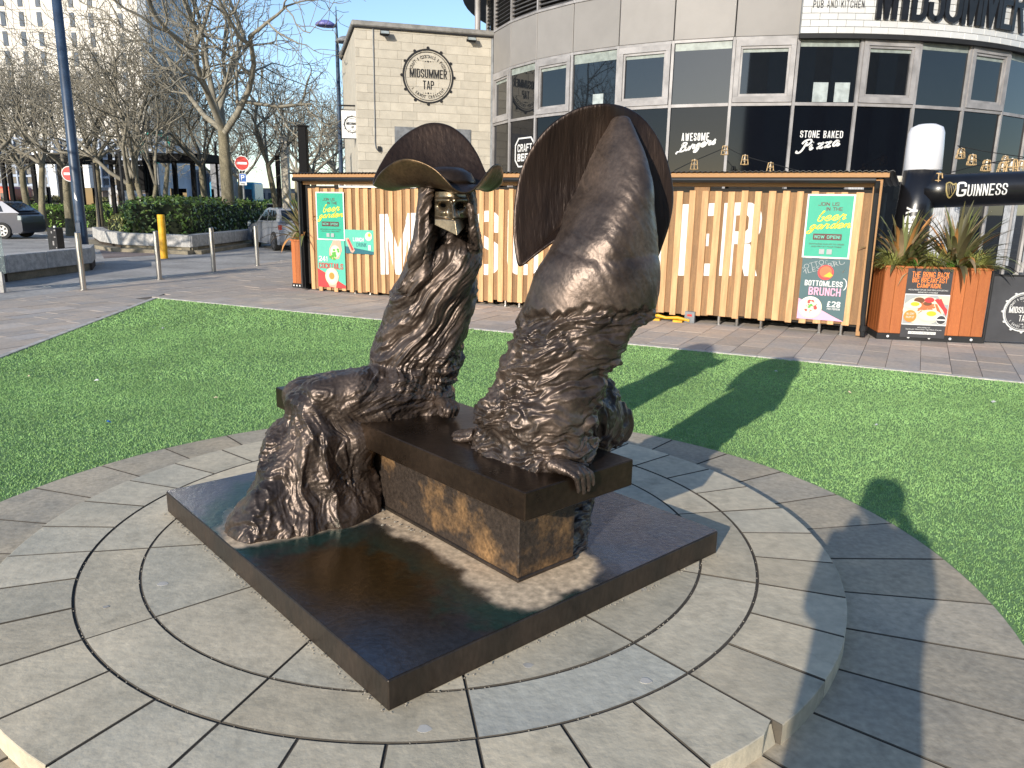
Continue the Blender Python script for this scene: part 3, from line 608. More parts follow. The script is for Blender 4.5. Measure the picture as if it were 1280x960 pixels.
# --- the figure seen from behind, its legs over the far side
s2 = thing('statue', 'bronze seated statue seen from behind, wide round hat and cloak swept up into it', 'statue', BF.p(.36, .33, ZB1), 'masked bronze figures on the bench')
b = MB()
bc = BF.p(.365, .36, 0)
def br(z, u, v_, hu, hv): return (BF.p(u, v_, z), E1*hu, E2*hv)
def vs_(py, L, Rr, Y, hd, k=.5): c_, a_, b_ = vr(py, L, Rr, Y, hd); return (c_, a_, YA*hd-XA*k*hd)
loft(b, [br(ZB1-.015, .35, .375, .20, .335), br(ZB1+.03, .355, .37, .195, .33), br(ZB1+.07, .365, .355, .19, .315),
         vr(520, 594, 742, 3.07, .21), vr(480, 613, 753, 3.07, .205), vr(440, 632, 774, 3.08, .20), vr(412, 644, 794, 3.09, .20), vr(392, 653, 811, 3.09, .20),
         vr(372, 663, 818, 3.09, .20), vr(345, 674, 820, 3.09, .20), vr(322, 686, 818, 3.10, .19), vr(308, 704, 806, 3.12, .13), vr(302, 725, 790, 3.13, .06)], 64, 6, 2.2)
loft(b, [vr(410, 672, 790, 3.10, .13), vr(372, 672, 812, 3.10, .175), vr(345, 678, 818, 3.105, .195), vr(318, 688, 819, 3.115, .21), vs_(290, 702, 815, 3.13, .215, .1), vs_(265, 711, 809, 3.145, .21, .22), vs_(240, 726, 802, 3.16, .20, .36), vs_(214, 738, 797, 3.175, .17, .4), vs_(190, 749, 792, 3.185, .125, .4), vs_(168, 760, 786, 3.195, .075, .4), vs_(150, 770, 781, 3.20, .025)], 64, 6, 1.9)
# knees and the robe on the far side
loft(b, [(BF.p(.42, .40, ZB1+.09), E2*.17, ZA*.15), (BF.p(.62, .40, ZB1+.115), E2*.17, ZA*.16), (BF.p(.80, .41, ZB1+.085), E2*.155, ZA*.155), (BF.p(.93, .42, ZB1+.03), E2*.12, ZA*.13), (BF.p(.99, .43, ZB1-.01), E2*.04, ZA*.05)])
loft(b, [(BF.p(.82, .46, ZB1+.06), E1*.10, E2*.14), (BF.p(.80, .46, ZB1-.06), E1*.10, E2*.15), (BF.p(.66, .42, .42), E1*.12, E2*.13), (BF.p(.54, .36, .30), E1*.13, E2*.14), (BF.p(.47, .31, ZP+.03), E1*.15, E2*.16), (BF.p(.47, .31, ZP-.01), E1*.15, E2*.16)])
v, nn, f = skin(b, .0085, 5, 1)
x, y, z = v.T; warp = np.c_[fbm(v*6, 2), fbm(v*6+31, 2), fbm(v*6+57, 2)]*.028; q = v+warp
u_ = (v-BF.O)@E1
an = R(16)+.5*sm(1.0, .7, z)*-.3; X = q[:, 0]-.5*(q[:, 1]-3.1)
al = np.c_[np.cos(an)*X+np.sin(an)*q[:, 2], -np.sin(an)*X+np.cos(an)*q[:, 2]]
rough = sm(-.3, .4, fbm(v*4.5+21, 2))
low_ = .026*ridge(np.c_[al[:, 1]*6.5, al[:, 0]*1.7, q[:, 1]*1.6], 1)+.013*ridge(np.c_[al[:, 1]*15, al[:, 0]*4, q[:, 1]*3.5]+7, 1)+.024*terr(fbm(np.c_[al[:, 1]*8, al[:, 0]*4, q[:, 1]*5]+3, 3), 2)+.006*ridge(np.c_[al[:, 1]*44, al[:, 0]*10, q[:, 1]*9]+5, 1)+.010*rough*ridge(np.c_[al[:, 1]*30, al[:, 0]*10, q[:, 1]*9], 2)-.028
# the smooth upper cape hangs over the crumpled wrap with a ragged lower edge
zb = 1.285+.04*noise(np.c_[x*8, y*8, x*0])+.025*noise(np.c_[x*30, y*30, x*0])-.09*sm(.15, .02, x)
cape = sm(-.010, .014, z-zb)
st = (x-.42)*math.cos(R(35))+(z-1.6)*math.sin(R(35))+.05*fbm(np.c_[x*3, z*3, y*3], 2); ct = -(x-.42)*math.sin(R(35))+(z-1.6)*math.cos(R(35))+.08*fbm(np.c_[x*2+5, z*2, y*2], 2)
smo = .014+.011*fbm(np.c_[x*4.5, z*2.6, y*3], 2)+.0022*fbm(np.c_[st*26, ct*6, y*7], 3)+.0012*rough*fbm(np.c_[st*70, ct*20, y*16], 2)
d = low_*(1-cape)+smo*cape
knee = sm(.56, .66, u_)*sm(1.05, .95, z)
d = d*(1-knee)+knee*(.030*terr(fbm(np.c_[q[:, 0]*9, q[:, 1]*7, q[:, 2]*4], 3), 2)+.012*ridge(np.c_[q[:, 0]*14, q[:, 1]*11, q[:, 2]*5], 2)-.004)
d += (.0012+.0024*rough)*fbm(np.c_[al[:, 1]*65, al[:, 0]*30, q[:, 1]*40], 2)*(1-cape)
v2 = v+nn*d[:, None]; v2[:, 2] = np.maximum(v2[:, 2], ZP-.006)
link('cloak', mesh_np('cloak', v2-np.array(wloc(s2)[:]), f, M['bronze'], True), s2)
out = [(648, 334), (643, 312), (641, 285), (643, 250), (650, 215), (662, 187), (684, 159), (712, 139), (740, 130), (770, 130), (797, 141), (819, 165), (833, 195), (841, 228), (842, 255), (837, 282), (829, 306), (820, 327), (806, 322), (785, 318), (760, 312), (735, 303), (712, 293), (695, 301), (676, 314), (660, 326)]
O2 = crom(out, 3, True); n = len(O2); c0 = np.array([752, 232.])
rows = []
for t in np.linspace(.02, 1, 12):
    P = c0+(O2-c0)*t; rel = (O2[:, 1]-230)/100
    Yv = 3.205+(-.055+.085*sm(755, 800, P[:, 0]))*t**2-.05*np.clip(rel, 0, 1)*t+.03*np.clip(-rel, 0, 1)*t; rows.append(np.array([W(px, py, yy) for (px, py), yy in zip(P, Yv)]))
V = np.concatenate(rows); F = [(i*n+j, i*n+(j+1) % n, (i+1)*n+(j+1) % n, (i+1)*n+j) for i in range(11) for j in range(n)]+[tuple(range(n-1, -1, -1))]
hb = MB(); hb.add(V, F, raw=True); hat2 = hb.build('hat', M['bronze_hat'], s2, True); solid(hat2, .012, 1, 0)
# right hand gripping the end of the seat, left hand flat behind
bp = lambda u, v_, dz: BF.p(u, v_, ZB1+dz)
hand(s2, bp(.205, .085, .042), [bp(.228, .010, .024), bp(.258, .004, .029), bp(.287, .004, .027), bp(.313, .012, .022)],
     [bp(.262, -.018, -.050), bp(.290, -.019, -.062), bp(.317, -.019, -.058), bp(.342, -.018, -.040)], [bp(.245, -.019, .006), bp(.275, -.021, .009), bp(.304, -.021, .008), bp(.330, -.018, .004)],
     [bp(.25, .06, .034), bp(.318, .062, .022), bp(.375, .040, .011)], .029, .0115)
hand(s2, bp(.24, 0.595, .035), [bp(.215, 0.635, .022), bp(.235, 0.650, .024), bp(.258, 0.655, .022), bp(.278, 0.650, .02)], [bp(.205, 0.700, .008), bp(.225, 0.720, .009), bp(.25, 0.725, .009), bp(.275, 0.715, .009)],
     [bp(.21, 0.670, .02), bp(.23, 0.687, .022), bp(.255, 0.693, .021), bp(.277, 0.685, .019)], [bp(.225, 0.595, .02), bp(.19, 0.625, .012), bp(.175, 0.660, .010)], .028, .012)
from mathutils.geometry import tessellate_polygon
# ------------------------------------------------------------------ block letters
def arcp(cx, cy, r, a0, a1, n=6): return [(cx+r*math.cos(R(a)), cy+r*math.sin(R(a))) for a in np.linspace(a0, a1, n)]
def strip(o, i, closed=False):
    n = len(o); v = o+i; f = [(k, (k+1) % n, n+(k+1) % n, n+k) for k in range(n if closed else n-1)]; return v, f
def off_line(P, s):
    P = np.array(P); T = np.gradient(P, axis=0); L = np.linalg.norm(T, axis=1)[:, None]; N = np.c_[-T[:, 1], T[:, 0]]/L
    return [tuple(q) for q in P+N*s/2], [tuple(q) for q in P-N*s/2]
def block(ch, w, h, s):
    """outline pieces of a condensed capital, box 0..w, 0..h, stroke s"""
    out = []
    def poly(*p): out.append((list(p), [tuple(range(len(p)))]))
    r = min(w*.5, h*.22); q = max(r-s, .002)
    if ch == 'M': poly((0, 0), (s, 0), (s, .60*h), (w/2-.38*s, 0), (w/2+.38*s, 0), (w-s, .60*h), (w-s, 0), (w, 0), (w, h), (w-s, h), (w/2, .40*h), (s, h), (0, h))
    elif ch == 'I': poly((0, 0), (w, 0), (w, h), (0, h))
    elif ch == 'E': poly((0, 0), (w, 0), (w, s), (s, s), (s, .5*h-s/2), (.9*w, .5*h-s/2), (.9*w, .5*h+s/2), (s, .5*h+s/2), (s, h-s), (w, h-s), (w, h), (0, h))
    elif ch == 'T': poly((w/2-s/2, 0), (w/2+s/2, 0), (w/2+s/2, h-s), (w, h-s), (w, h), (0, h), (0, h-s), (w/2-s/2, h-s))
    elif ch == 'A':
        L_ = [(0, 0), (s, 0), (s+.03*w, .22*h), (w/2, .22*h), (w/2, .36*h), (s+.06*w, .36*h), (w/2, .82*h), (w/2, h), (w/2-.55*s, h)]; poly(*L_); poly(*[(w-x, z) for x, z in L_][::-1])
    elif ch == 'D': out.append(strip([(0, 0)]+arcp(w-r, r, r, -90, 0)+arcp(w-r, h-r, r, 0, 90)+[(0, h)], [(s, s)]+arcp(w-r, r, q, -90, 0)+arcp(w-r, h-r, q, 0, 90)+[(s, h-s)], True))
    elif ch == 'U': out.append(strip([(0, h)]+arcp(r, r, r, 180, 270)+arcp(w-r, r, r, 270, 360)+[(w, h)], [(s, h)]+arcp(r, r, q, 180, 270)+arcp(w-r, r, q, 270, 360)+[(w-s, h)]))
    elif ch in 'PR':
        m = .44*h; poly((0, 0), (s, 0), (s, h), (0, h)); r = min(r, (h-m)/2); q = max(r-s, .002)
        out.append(strip([(s, h)]+arcp(w-r, h-r, r, 90, 0)+arcp(w-r, m+r, r, 0, -90)+[(s, m)], [(s, h-s)]+arcp(w-r, h-r, q, 90, 0)+arcp(w-r, m+r, q, 0, -90)+[(s, m+s)]))
        if ch == 'R': poly((.42*w, m-.001), (w-s, 0), (w, 0), (.42*w+s, m-.001))
    elif ch == 'O': out.append(strip(arcp(r, h-r, r, 90, 180)+arcp(r, r, r, 180, 270)+arcp(w-r, r, r, 270, 360)+arcp(w-r, h-r, r, 0, 90), arcp(r, h-r, q, 90, 180)+arcp(r, r, q, 180, 270)+arcp(w-r, r, q, 270, 360)+arcp(w-r, h-r, q, 0, 90), True))
    elif ch in 'CG':
        out.append(strip([(w, h*.66)]+arcp(w-r, h-r, r, 0, 90)+arcp(r, h-r, r, 90, 180)+arcp(r, r, r, 180, 270)+arcp(w-r, r, r, 270, 360)+[(w, h*.34)], [(w-s, h*.66)]+arcp(w-r, h-r, q, 0, 90)+arcp(r, h-r, q, 90, 180)+arcp(r, r, q, 180, 270)+arcp(w-r, r, q, 270, 360)+[(w-s, h*.34)]))
        if ch == 'G': poly((.5*w, .341*h), (w, .341*h), (w, .341*h+s), (.5*w, .341*h+s))
    elif ch in 'B8':
        m = h/2; r = min(r, m/2); q = max(r-s, .002)
        if ch == 'B': poly((0, 0), (s, 0), (s, h), (0, h))
        for b0 in (0, m):
            if ch == 'B': out.append(strip([(s, b0+m)]+arcp(w-r, b0+m-r, r, 90, 0)+arcp(w-r, b0+r, r, 0, -90)+[(s, b0)], [(s, b0+m-s*(.5 if b0 == 0 else 1))]+arcp(w-r, b0+m-r, q, 90, 0)+arcp(w-r, b0+r, q, 0, -90)+[(s, b0+s*(.5 if b0 else 1))]))
            else: out.append(strip(*[arcp(r, b0+m-r, k, 90, 180)+arcp(r, b0+r, k, 180, 270)+arcp(w-r, b0+r, k, 270, 360)+arcp(w-r, b0+m-r, k, 0, 90) for k in (r, q)], True))
    elif ch == 'F': poly((0, 0), (s, 0), (s, .5*h-s/2), (.85*w, .5*h-s/2), (.85*w, .5*h+s/2), (s, .5*h+s/2), (s, h-s), (w, h-s), (w, h), (0, h))
    elif ch == 'J': out.append(strip([(w, h)]+[(w, r)]+arcp(w-r, r, r, 0, -90)+arcp(r, r, r, -90, -180)+[(0, .3*h)], [(w-s, h)]+[(w-s, r)]+arcp(w-r, r, q, 0, -90)+arcp(r, r, q, -90, -180)+[(s, .3*h)]))
    elif ch == 'L': poly((0, 0), (w, 0), (w, s), (s, s), (s, h), (0, h))
    elif ch == 'H': poly((0, 0), (s, 0), (s, .5*h-s/2), (w-s, .5*h-s/2), (w-s, 0), (w, 0), (w, h), (w-s, h), (w-s, .5*h+s/2), (s, .5*h+s/2), (s, h), (0, h))
    elif ch == 'N': poly((0, 0), (s, 0), (s, .62*h), (w-s, 0), (w, 0), (w, h), (w-s, h), (w-s, .38*h), (s, h), (0, h))
    elif ch == 'K': poly((0, 0), (s, 0), (s, .36*h), (s+.15*w, .48*h), (w-s, 0), (w, 0), (s+.42*w, .58*h), (w, h), (w-s, h), (s, .56*h), (s, h), (0, h))
    elif ch == 'Y': poly((w/2-s/2, 0), (w/2+s/2, 0), (w/2+s/2, .42*h), (w, h), (w-s, h), (w/2, .60*h), (s, h), (0, h), (w/2-s/2, .42*h))
    elif ch == 'W': poly((.18*w, 0), (.18*w+s, 0), (w/2, .5*h), (.82*w-s, 0), (.82*w, 0), (w, h), (w-s*.9, h), (.78*w-s*.3, .45*h), (w/2+.4*s, h*.9), (w/2-.4*s, h*.9), (.22*w+s*.3, .45*h), (s*.9, h), (0, h))
    elif ch == 'V': poly((w/2-s/2, 0), (w/2+s/2, 0), (w, h), (w-s, h), (w/2, .3*h), (s, h), (0, h))
    elif ch == '1': poly((w/2-s/2, 0), (w/2+s/2, 0), (w/2+s/2, h), (w/2-s/2, h), (.05*w, .8*h), (.05*w, .68*h), (w/2-s/2, .82*h))
    elif ch == '4': poly((w*.85-s, 0), (w*.85, 0), (w*.85, .22*h), (w, .22*h), (w, .22*h+s), (w*.85, .22*h+s), (w*.85, h), (w*.85-s, h), (0, .22*h+s), (0, .22*h), (w*.85-s, .22*h))
    elif ch == '2':
        e = s/2; a_, b_ = off_line(crom([(e, .70*h)]+arcp(r, h-r, r-e, 180, 90, 4)+arcp(w-r, h-r, r-e, 90, 0, 4)+[(w-e, .62*h), (.5*w, .32*h), (e, s)], 3), s); out.append(strip(a_, b_)); poly((0, 0), (w, 0), (w, s), (0, s))
    elif ch == '\u00a3':
        poly((0, 0), (w, 0), (w, s), (s*1.6, s), (s*1.6, .40*h), (.75*w, .40*h), (.75*w, .40*h+s*.8), (s*1.6, .40*h+s*.8), (s*1.6, h-r), (s*.6, h-r), (s*.6, .40*h+s*.8), (0, .40*h+s*.8), (0, .40*h), (s*.6, .40*h), (s*.6, s), (0, s)); out.append(strip(arcp(r+s*.6, h-r, r, 180, 0, 10), arcp(r+s*.6, h-r, q*.75, 180, 0, 10)))
    elif ch == '!': poly((0, .3*h), (s, .3*h), (s, h), (0, h)); poly((0, 0), (s, 0), (s, .2*h), (0, .2*h))
    elif ch == '.': poly((0, 0), (s, 0), (s, s), (0, s))
    elif ch == 'S':
        e = s/2; P = [(w-e, .66*h), (w-e, .80*h)]+arcp(w-r, h-r, r-e, 0, 90, 4)[1:]+arcp(r, h-r, r-e, 90, 180, 4)+[(e, .70*h), (.22*w, .58*h), (.78*w, .42*h), (w-e, .30*h)]+arcp(w-r, r, r-e, 0, -90, 4)+arcp(r, r, r-e, -90, -180, 4)+[(e, .34*h)]
        a, b_ = off_line(crom(P, 3), s); out.append(strip(a, b_))
    return out
def put_block(mb, t, x0, x1, z0, z1, y, s, gap=.25, mi=0, slope=0., depth=0.):
    ww = {'M': 1.35, 'W': 1.3, 'I': 0, '.': 0, '!': 0, '1': .6, ' ': .5}; wd_ = [ww.get(c, .9) for c in t]; t = t.replace('.', '.'); n = len(t); h = z1-z0
    tot = x1-x0; s = min(s, .27*tot/(len(t)*1.1)); iw = s; u = (tot-sum(iw for c in t if c in 'I.!')-gap*s*3*(n-1))/max(sum(q for q in wd_ if q), .01); x = x0
    for c, q in zip(t, wd_):
        w = iw if c in 'I.!' else q*u
        for v, f in block(c, w, h, s):
            P = [(x+a, y, z0+b_+slope*(x+a-x0)) for a, b_ in v]
            if depth:
                e = {}; k = len(P)
                for g_ in f:
                    for a, b_ in zip(g_, g_[1:]+g_[:1]): e[(a, b_)] = 1
                mb.add(P+[(p[0], y+depth, p[2]) for p in P], list(f)+[(a, b_, b_+k, a+k) for (a, b_) in e if (b_, a) not in e], mi)
            else: mb.add(P, f, mi)
        x += w+gap*s*3

# ------------------------------------------------------------------ timber bar shed
M['wood_dark'] = mat('weathered brown board', (.285, .155, .068), .75, scale=3.2, stretch=(9, 9, .8), rnd=.25, fine=.2, bump=.002, bscale=30, col2=(.20, .115, .055))
M['wood_light'] = mat('fresh pine batten', (.63, .37, .175), .65, scale=2.6, stretch=(9, 9, .9), rnd=.14, fine=.1, bump=.0015, bscale=30, col2=(.48, .265, .12))
M['wood_beam'] = mat('pine beam', (.38, .21, .09), .7, scale=3, stretch=(.8, .8, 9), rnd=.12, fine=.12, bump=.002, col2=(.40, .21, .09))
M['wood_orange'] = mat('orange stained board', (.42, .13, .035), .55, scale=3, stretch=(8, 8, .8), rnd=.14, fine=.15, bump=.0015, col2=(.38, .11, .03))
M['paint_white'] = mat('brushed white paint', (.80, .79, .75), .75, scale=8, stretch=(4, 4, .8), fine=.08, col2=(.66, .64, .59))
M['unlit_paint'] = mat('painted unlit interior', (.02, .018, .016), .9)  # near-black colour stands in for the shade of unlit insides
shed = thing('timber_shed', 'long timber clad bar shed with corrugated roof and white painted lettering', 'shed', K0)
m = MB(KF); m.box(.06, 9.82, .10, 2.6, .12, 1.93); m.build('shed_body', M['unlit_paint'], shed)
k = 0; s = .2
def knot(m_): pass
brs = random.Random(11)
while s < 9.72:
    zb = .035+.0125*s
    m = MB(KF); m.box(s+.075, s+.205, .052+brs.uniform(-.002, .002), .072, zb+brs.uniform(-.015, .015), 1.885+brs.uniform(-.012, .008)); m.build('board', M['wood_dark'], shed)
    w = brs.uniform(.082, .1)
    m = MB(KF); y0 = .024+brs.uniform(-.003, .003); m.cbox(s, s+w, y0, y0+.026, zb-.015+brs.uniform(-.025, .02), 1.895+brs.uniform(-.012, .01), .004); m.build('batten', M['wood_light'], shed)
    s += .1835; k += 1
LET = [('M', 1.82, 2.62), ('I', 2.76, 2.95), ('D', 3.09, 3.62), ('S', 3.75, 4.27), ('U', 4.40, 5.02), ('M', 5.16, 5.96), ('M', 6.24, 7.07), ('E', 7.2, 7.73), ('R', 7.86, 8.39)]
for ci, (c, a, b_) in enumerate(LET):
    z0 = .39+.053*(a-1.82); h = 1.06-.005*ci; m = MB(KF); m2 = MB(KF)
    for v, f in block(c, b_-a, h, .175):
        m.add([(a+x, .0485, z0+z+.05*x) for x, z in v], f)
        if ci == 0:
            s = .2
            while s < 9.7:
                for g_ in f:
                    P = [(a+v[i][0], z0+v[i][1]+.05*v[i][0]) for i in g_]
                    if len(P) > 4:
                        bm = bmesh.new(); fc = bm.faces.new([bm.verts.new((x, 0, z)) for x, z in P]); bmesh.ops.triangulate(bm, faces=[fc]); tr = [[(w.co.x, w.co.z) for w in t.verts] for t in bm.faces]; bm.free()
                    else: tr = [P]
                    for t in tr:
                        t = clip(clip(t, np.array([s+.001, 0]), np.array([1, 0])), np.array([s+.083, 0]), np.array([-1, 0]))
                        if len(t) > 2: m.add([(x, .0195, z) for x, z in t], [tuple(range(len(t)))])
                s += .1835
    m.build('painted_letter', M['paint_white'], shed)
# frame: corner posts, beams, gutter, roof
for a in (.02, 9.80): m = MB(KF); m.cbox(a-.05, a+.06, -.01, .10, .02, 2.06, .004); m.build('corner_post', M['black'] if a < 1 else M['wood_beam'], shed)
m = MB(KF); m.box(7.42, 7.64, .046, .09, .12, 2.0); m.build('door_post', M['wood_dark'], shed)
m = MB(KF); m.cbox(.09, 9.76, .02, .09, 1.955, 2.035, .004); m.build('lower_beam', M['wood_beam'], shed)
m = MB(KF); m.cbox(-.05, 9.93, -.09, -.05, 2.075, 2.135, .004); m.build('fascia_board', M['wood_beam'], shed)
m = MB(KF); m.tube([(-.02, -.11, 2.045), (9.78, -.11, 2.035)], .038, 10); m.build('gutter', M['black'], shed)
m = MB(KF); m.tube([(9.80, -.10, 2.03), (9.80, -.09, 1.95), (9.80, -.05, 1.88), (9.82, -.05, .3), (9.84, -.06, .03)], .034, 10); m.build('downpipe', M['black'], shed)
m = MB(KF); m.tube([(9.838, -.06, .10), (9.842, -.06, .17)], .05, 12); m.build('pipe_collar', M['black'], shed)
m = MB(KF); m.tube([(.04, -.05, 2.02), (.04, -.05, .06)], .022, 8); m.build('conduit', M['black'], shed)
n = 400; X = np.linspace(-.12, 9.99, n); zc = 2.155+.012*np.cos(X*2*math.pi/.076)
m = MB(KF); m.add(np.r_[np.c_[X, np.full(n, -.13), zc], np.c_[X, np.full(n, 2.8), zc-.10], np.c_[X, np.full(n, -.13), zc-.006], np.c_[X, np.full(n, 2.8), zc-.106]],
                  [(i, i+1, n+i+1, n+i) for i in range(n-1)]+[(2*n+i, 3*n+i, 3*n+i+1, 2*n+i+1) for i in range(n-1)]+[(i, 2*n+i, 2*n+i+1, i+1) for i in range(n-1)]); m.build('corrugated_roof', M['black'], shed)
for a in (1.2, 1.55, 2.95, 3.35, 4.36, 4.62, 5.3, 6.0, 7.9, 8.16, 8.5, 9.28, 9.56): m = MB(KF); m.tube([(a, .085, 0), (a, .085, .16)], .022, 10); m.lathe([(.04, 0), (.04, .012)], (a, .085, 0), 12); m.build('adjustable_foot', M['steel'], shed)
m = MB(KF); m.box(3.0, 3.5, .07, .078, 1.90, 1.95); m.box(.9, 2.6, .065, .075, 1.905, 1.935); m.build('cable_trunking', M['white'], shed)

strap = MB(KF); strap.fr = Fr(KF.p(6.9, -.02, 0), KF.X); strap.tube([(0, 0, .055), (.12, -.02, .075), (.24, -.01, .05), (.42, .0, .062), (.6, -.01, .035)], [.02, .026, .022, .026, .02], 8); strap.box(.02, .16, -.06, .05, .0, .03); strap.box(.36, .5, -.05, .05, .0, .03)
tag(strap.build('cable_ramp', M['yellow']), 'yellow plastic cable ramp lying half under the shed boards', 'cable ramp')
bx = MB(KF); bx.cbox(7.42, 7.57, -.03, .04, .0, .17, .006); bx.box(7.46, 7.53, -.034, -.0305, .10, .13, 1); tag(bx.build('socket_box', [M['grey'], M['red']]), 'small grey socket box with red mark below the shed boards', 'socket box')

# ------------------------------------------------------------------ printed posters
def C_(name, c, r=.55): M[name] = mat(name, c, r, var=.03); return M[name]
for n_, c in dict(p_teal=(.03, .37, .24), p_maroon=(.10, .02, .02), p_yellow=(.80, .66, .03), p_white=(.70, .70, .68), p_slate=(.055, .115, .125), p_pink=(.80, .38, .52), p_red=(.58, .05, .05), p_orange=(.85, .25, .05), p_mint=(.10, .46, .34),
                  p_navy=(.02, .12, .15), p_skin=(.68, .36, .26), p_green=(.10, .38, .06), p_cream=(.82, .66, .42), p_charcoal=(.045, .045, .05), p_grey=(.35, .37, .37), p_brown=(.16, .07, .03), p_egg=(.72, .66, .50), p_yolk=(.90, .48, .03), p_salmon=(.72, .16, .06)).items(): C_(n_, c)
class Poster:
    def __init__(s, name, label, fr, x0, x1, z0, z1, y, bg, cat='poster', grp=None):
        s.fr = Fr(fr.p(x0, y, z0), fr.X); s.w, s.h = x1-x0, z1-z0; s.t = thing(name, label, cat, s.fr.O, grp); s.k = 0
        m = MB(s.fr); m.box(0, s.w, 0, .004, 0, s.h); m.build('sheet', M[bg], s.t)
    def lay(s): s.k += 1; return -.0012*s.k
    def shape(s, name, m_, fn):
        m = MB(s.fr); fn(m, s.lay()); m.build(name, M[m_], s.t)
    def text(s, t, x0, x1, z0, z1, m_, bold=.03, shear=0.):
        if bold > .03: s.shape('lettering', m_, lambda m, y: put_block(m, t, x0*s.w, x1*s.w, z0*s.h, z1*s.h, y, (z1-z0)*s.h*(.2 if bold > .045 else .15), .22))
        else: s.shape('lettering', m_, lambda m, y: put_text(m, t, x0*s.w, x1*s.w, z0*s.h, z1*s.h, y, 0, shear))
    def rect(s, x0, x1, z0, z1, m_, name='printed_panel'): s.shape(name, m_, lambda m, y: m.add([(x0*s.w, y, z0*s.h), (x1*s.w, y, z0*s.h), (x1*s.w, y, z1*s.h), (x0*s.w, y, z1*s.h)], [(0, 1, 2, 3)]))
    def poly(s, P, m_, name='printed_shape'): s.shape(name, m_, lambda m, y: m.add([(a*s.w, y, b*s.h) for a, b in P], [tuple(range(len(P)))]))
    def circ(s, x, z, r, m_, name='printed_picture', ez=1.): s.poly([(x+r*math.cos(t), z+ez*r*s.w/s.h*math.sin(t)) for t in np.linspace(0, 2*math.pi, 28, endpoint=False)], m_, name)
    def blobs(s, cx, cz, rr, n, m_, sz=.02, seed=1):
        rn = random.Random(seed)
        def fn(m, y):
            for i in range(n):
                a, q = rn.uniform(0, 6.283), rr*math.sqrt(rn.random()); x, z, r = (cx+q*math.cos(a))*s.w, cz*s.h+q*s.w*math.sin(a), sz*rn.uniform(.5, 1.3)
                m.add([(x+r*math.cos(t), y-.00002*i, z+.7*r*math.sin(t)) for t in np.linspace(0, 6.283, 9)[:-1]], [tuple(range(8))])
        s.shape('printed_food', m_, fn)
def beer(fr, x0, x1, z0, z1, y, label):
    p = Poster('beer_garden_poster', label, fr, x0, x1, z0, z1, y, 'p_white', grp='beer garden posters on the shed')
    p.rect(.035, .965, .025, .975, 'p_teal')
    p.text('JOIN US', .24, .68, .82, .875, 'p_maroon', .04, .15); p.text('IN THE', .42, .76, .745, .80, 'p_maroon', .04, .15)
    p.shape('script_lettering', 'p_yellow', lambda m, y: put_script(m, 'beer', .24*p.w, .575*p.h, .076*p.h, .185*p.w, y, .0145, .10))
    p.shape('script_lettering', 'p_yellow', lambda m, y: put_script(m, 'garden', .09*p.w, .445*p.h, .070*p.h, .175*p.w, y, .0145, .08))
    p.rect(.20, .80, .29, .385, 'p_maroon'); p.text('NOW OPEN!', .23, .77, .312, .363, 'p_mint', .05, .2)
    p.text('DOWNLOAD OUR APP TO ORDER', .13, .87, .215, .235, 'p_maroon', .03, .1); p.text('AND PAY AT YOUR TABLE', .18, .82, .175, .195, 'p_maroon', .03, .1)
    p.rect(.36, .47, .065, .145, 'p_grey'); p.rect(.52, .63, .065, .145, 'p_grey'); return p
beer(KF, .39, 1.05, .96, 1.825, .017, 'teal beer garden poster in white border above the cocktails poster')
beer(KF, 8.965, 9.56, 1.025, 1.865, .017, 'teal beer garden poster in white border above the brunch poster')
p = Poster('cocktails_poster', 'red and mint two for one cocktails poster at left end of shed', KF, .378, 1.035, .085, .955, .017, 'p_mint')
p.poly([(0, 0), (1, 0), (1, .06), (0, .40)], 'p_red'); p.poly([(.60, 1), (.86, 1), (.90, .80), (.78, .62), (.55, .60), (.44, .70), (.45, .82)], 'p_skin'); p.circ(.66, .77, .17, 'p_egg'); p.blobs(.68, .78, .10, 7, 'p_green', .03, 2); p.blobs(.58, .66, .10, 9, 'p_green', .035, 3)
p.text('241', .06, .40, .55, .66, 'p_white', .06); p.text('COCKTAILS', .05, .93, .40, .52, 'p_red', .06); p.poly([(.34, .14), (.42, .02), (.66, .0), (.70, .14)], 'p_skin'); p.circ(.52, .24, .24, 'p_cream'); p.circ(.52, .25, .19, 'p_egg'); p.circ(.52, .25, .10, 'p_orange')
p = Poster('lunch_poster', 'small landscape mint lunch and drink poster beside the cocktails poster', KF, 1.055, 1.70, .735, 1.165, .017, 'p_mint')
p.poly([(0, 0), (1, 0), (1, .12), (0, .30)], 'p_navy'); p.text('LUNCH', .28, .66, .52, .68, 'p_white', .06); p.text('DRINK', .40, .76, .30, .47, 'p_navy', .02); p.circ(.83, .74, .12, 'p_egg'); p.circ(.86, .80, .05, 'p_yolk')
p.poly([(.02, .62), (.12, .66), (.34, .14), (.28, .04), (.20, .06)], 'p_skin'); p.poly([(.08, .58), (.14, .60), (.30, .16), (.24, .12)], 'p_red'); p.rect(.82, .91, .18, .38, 'p_white')
p = Poster('brunch_poster', 'slate and pink bottomless brunch poster at right end of shed', KF, 8.98, 9.58, .19, 1.02, .017, 'p_slate')
def wm(m, y):
    for t, x, z in (('BOTTOMLESS', -.02, .80), ('MLESS BRU', .0, .72)):
        v, f = glyphs(t, -.01); lo, hi = v.min(0), v.max(0); u = (v-lo)/(hi-lo); X = u[:, 0]*.95*p.w; Z = u[:, 1]*.075*p.h; a = R(18); px_, pz_ = x*p.w+X*math.cos(a)-Z*math.sin(a), z*p.h+X*math.sin(a)+Z*math.cos(a)
        ok = [q for q in f if all(.01*p.w < px_[i] < .97*p.w and pz_[i] < .985*p.h for i in q)]; m.add(np.c_[px_, np.full(len(px_), y), pz_], ok)
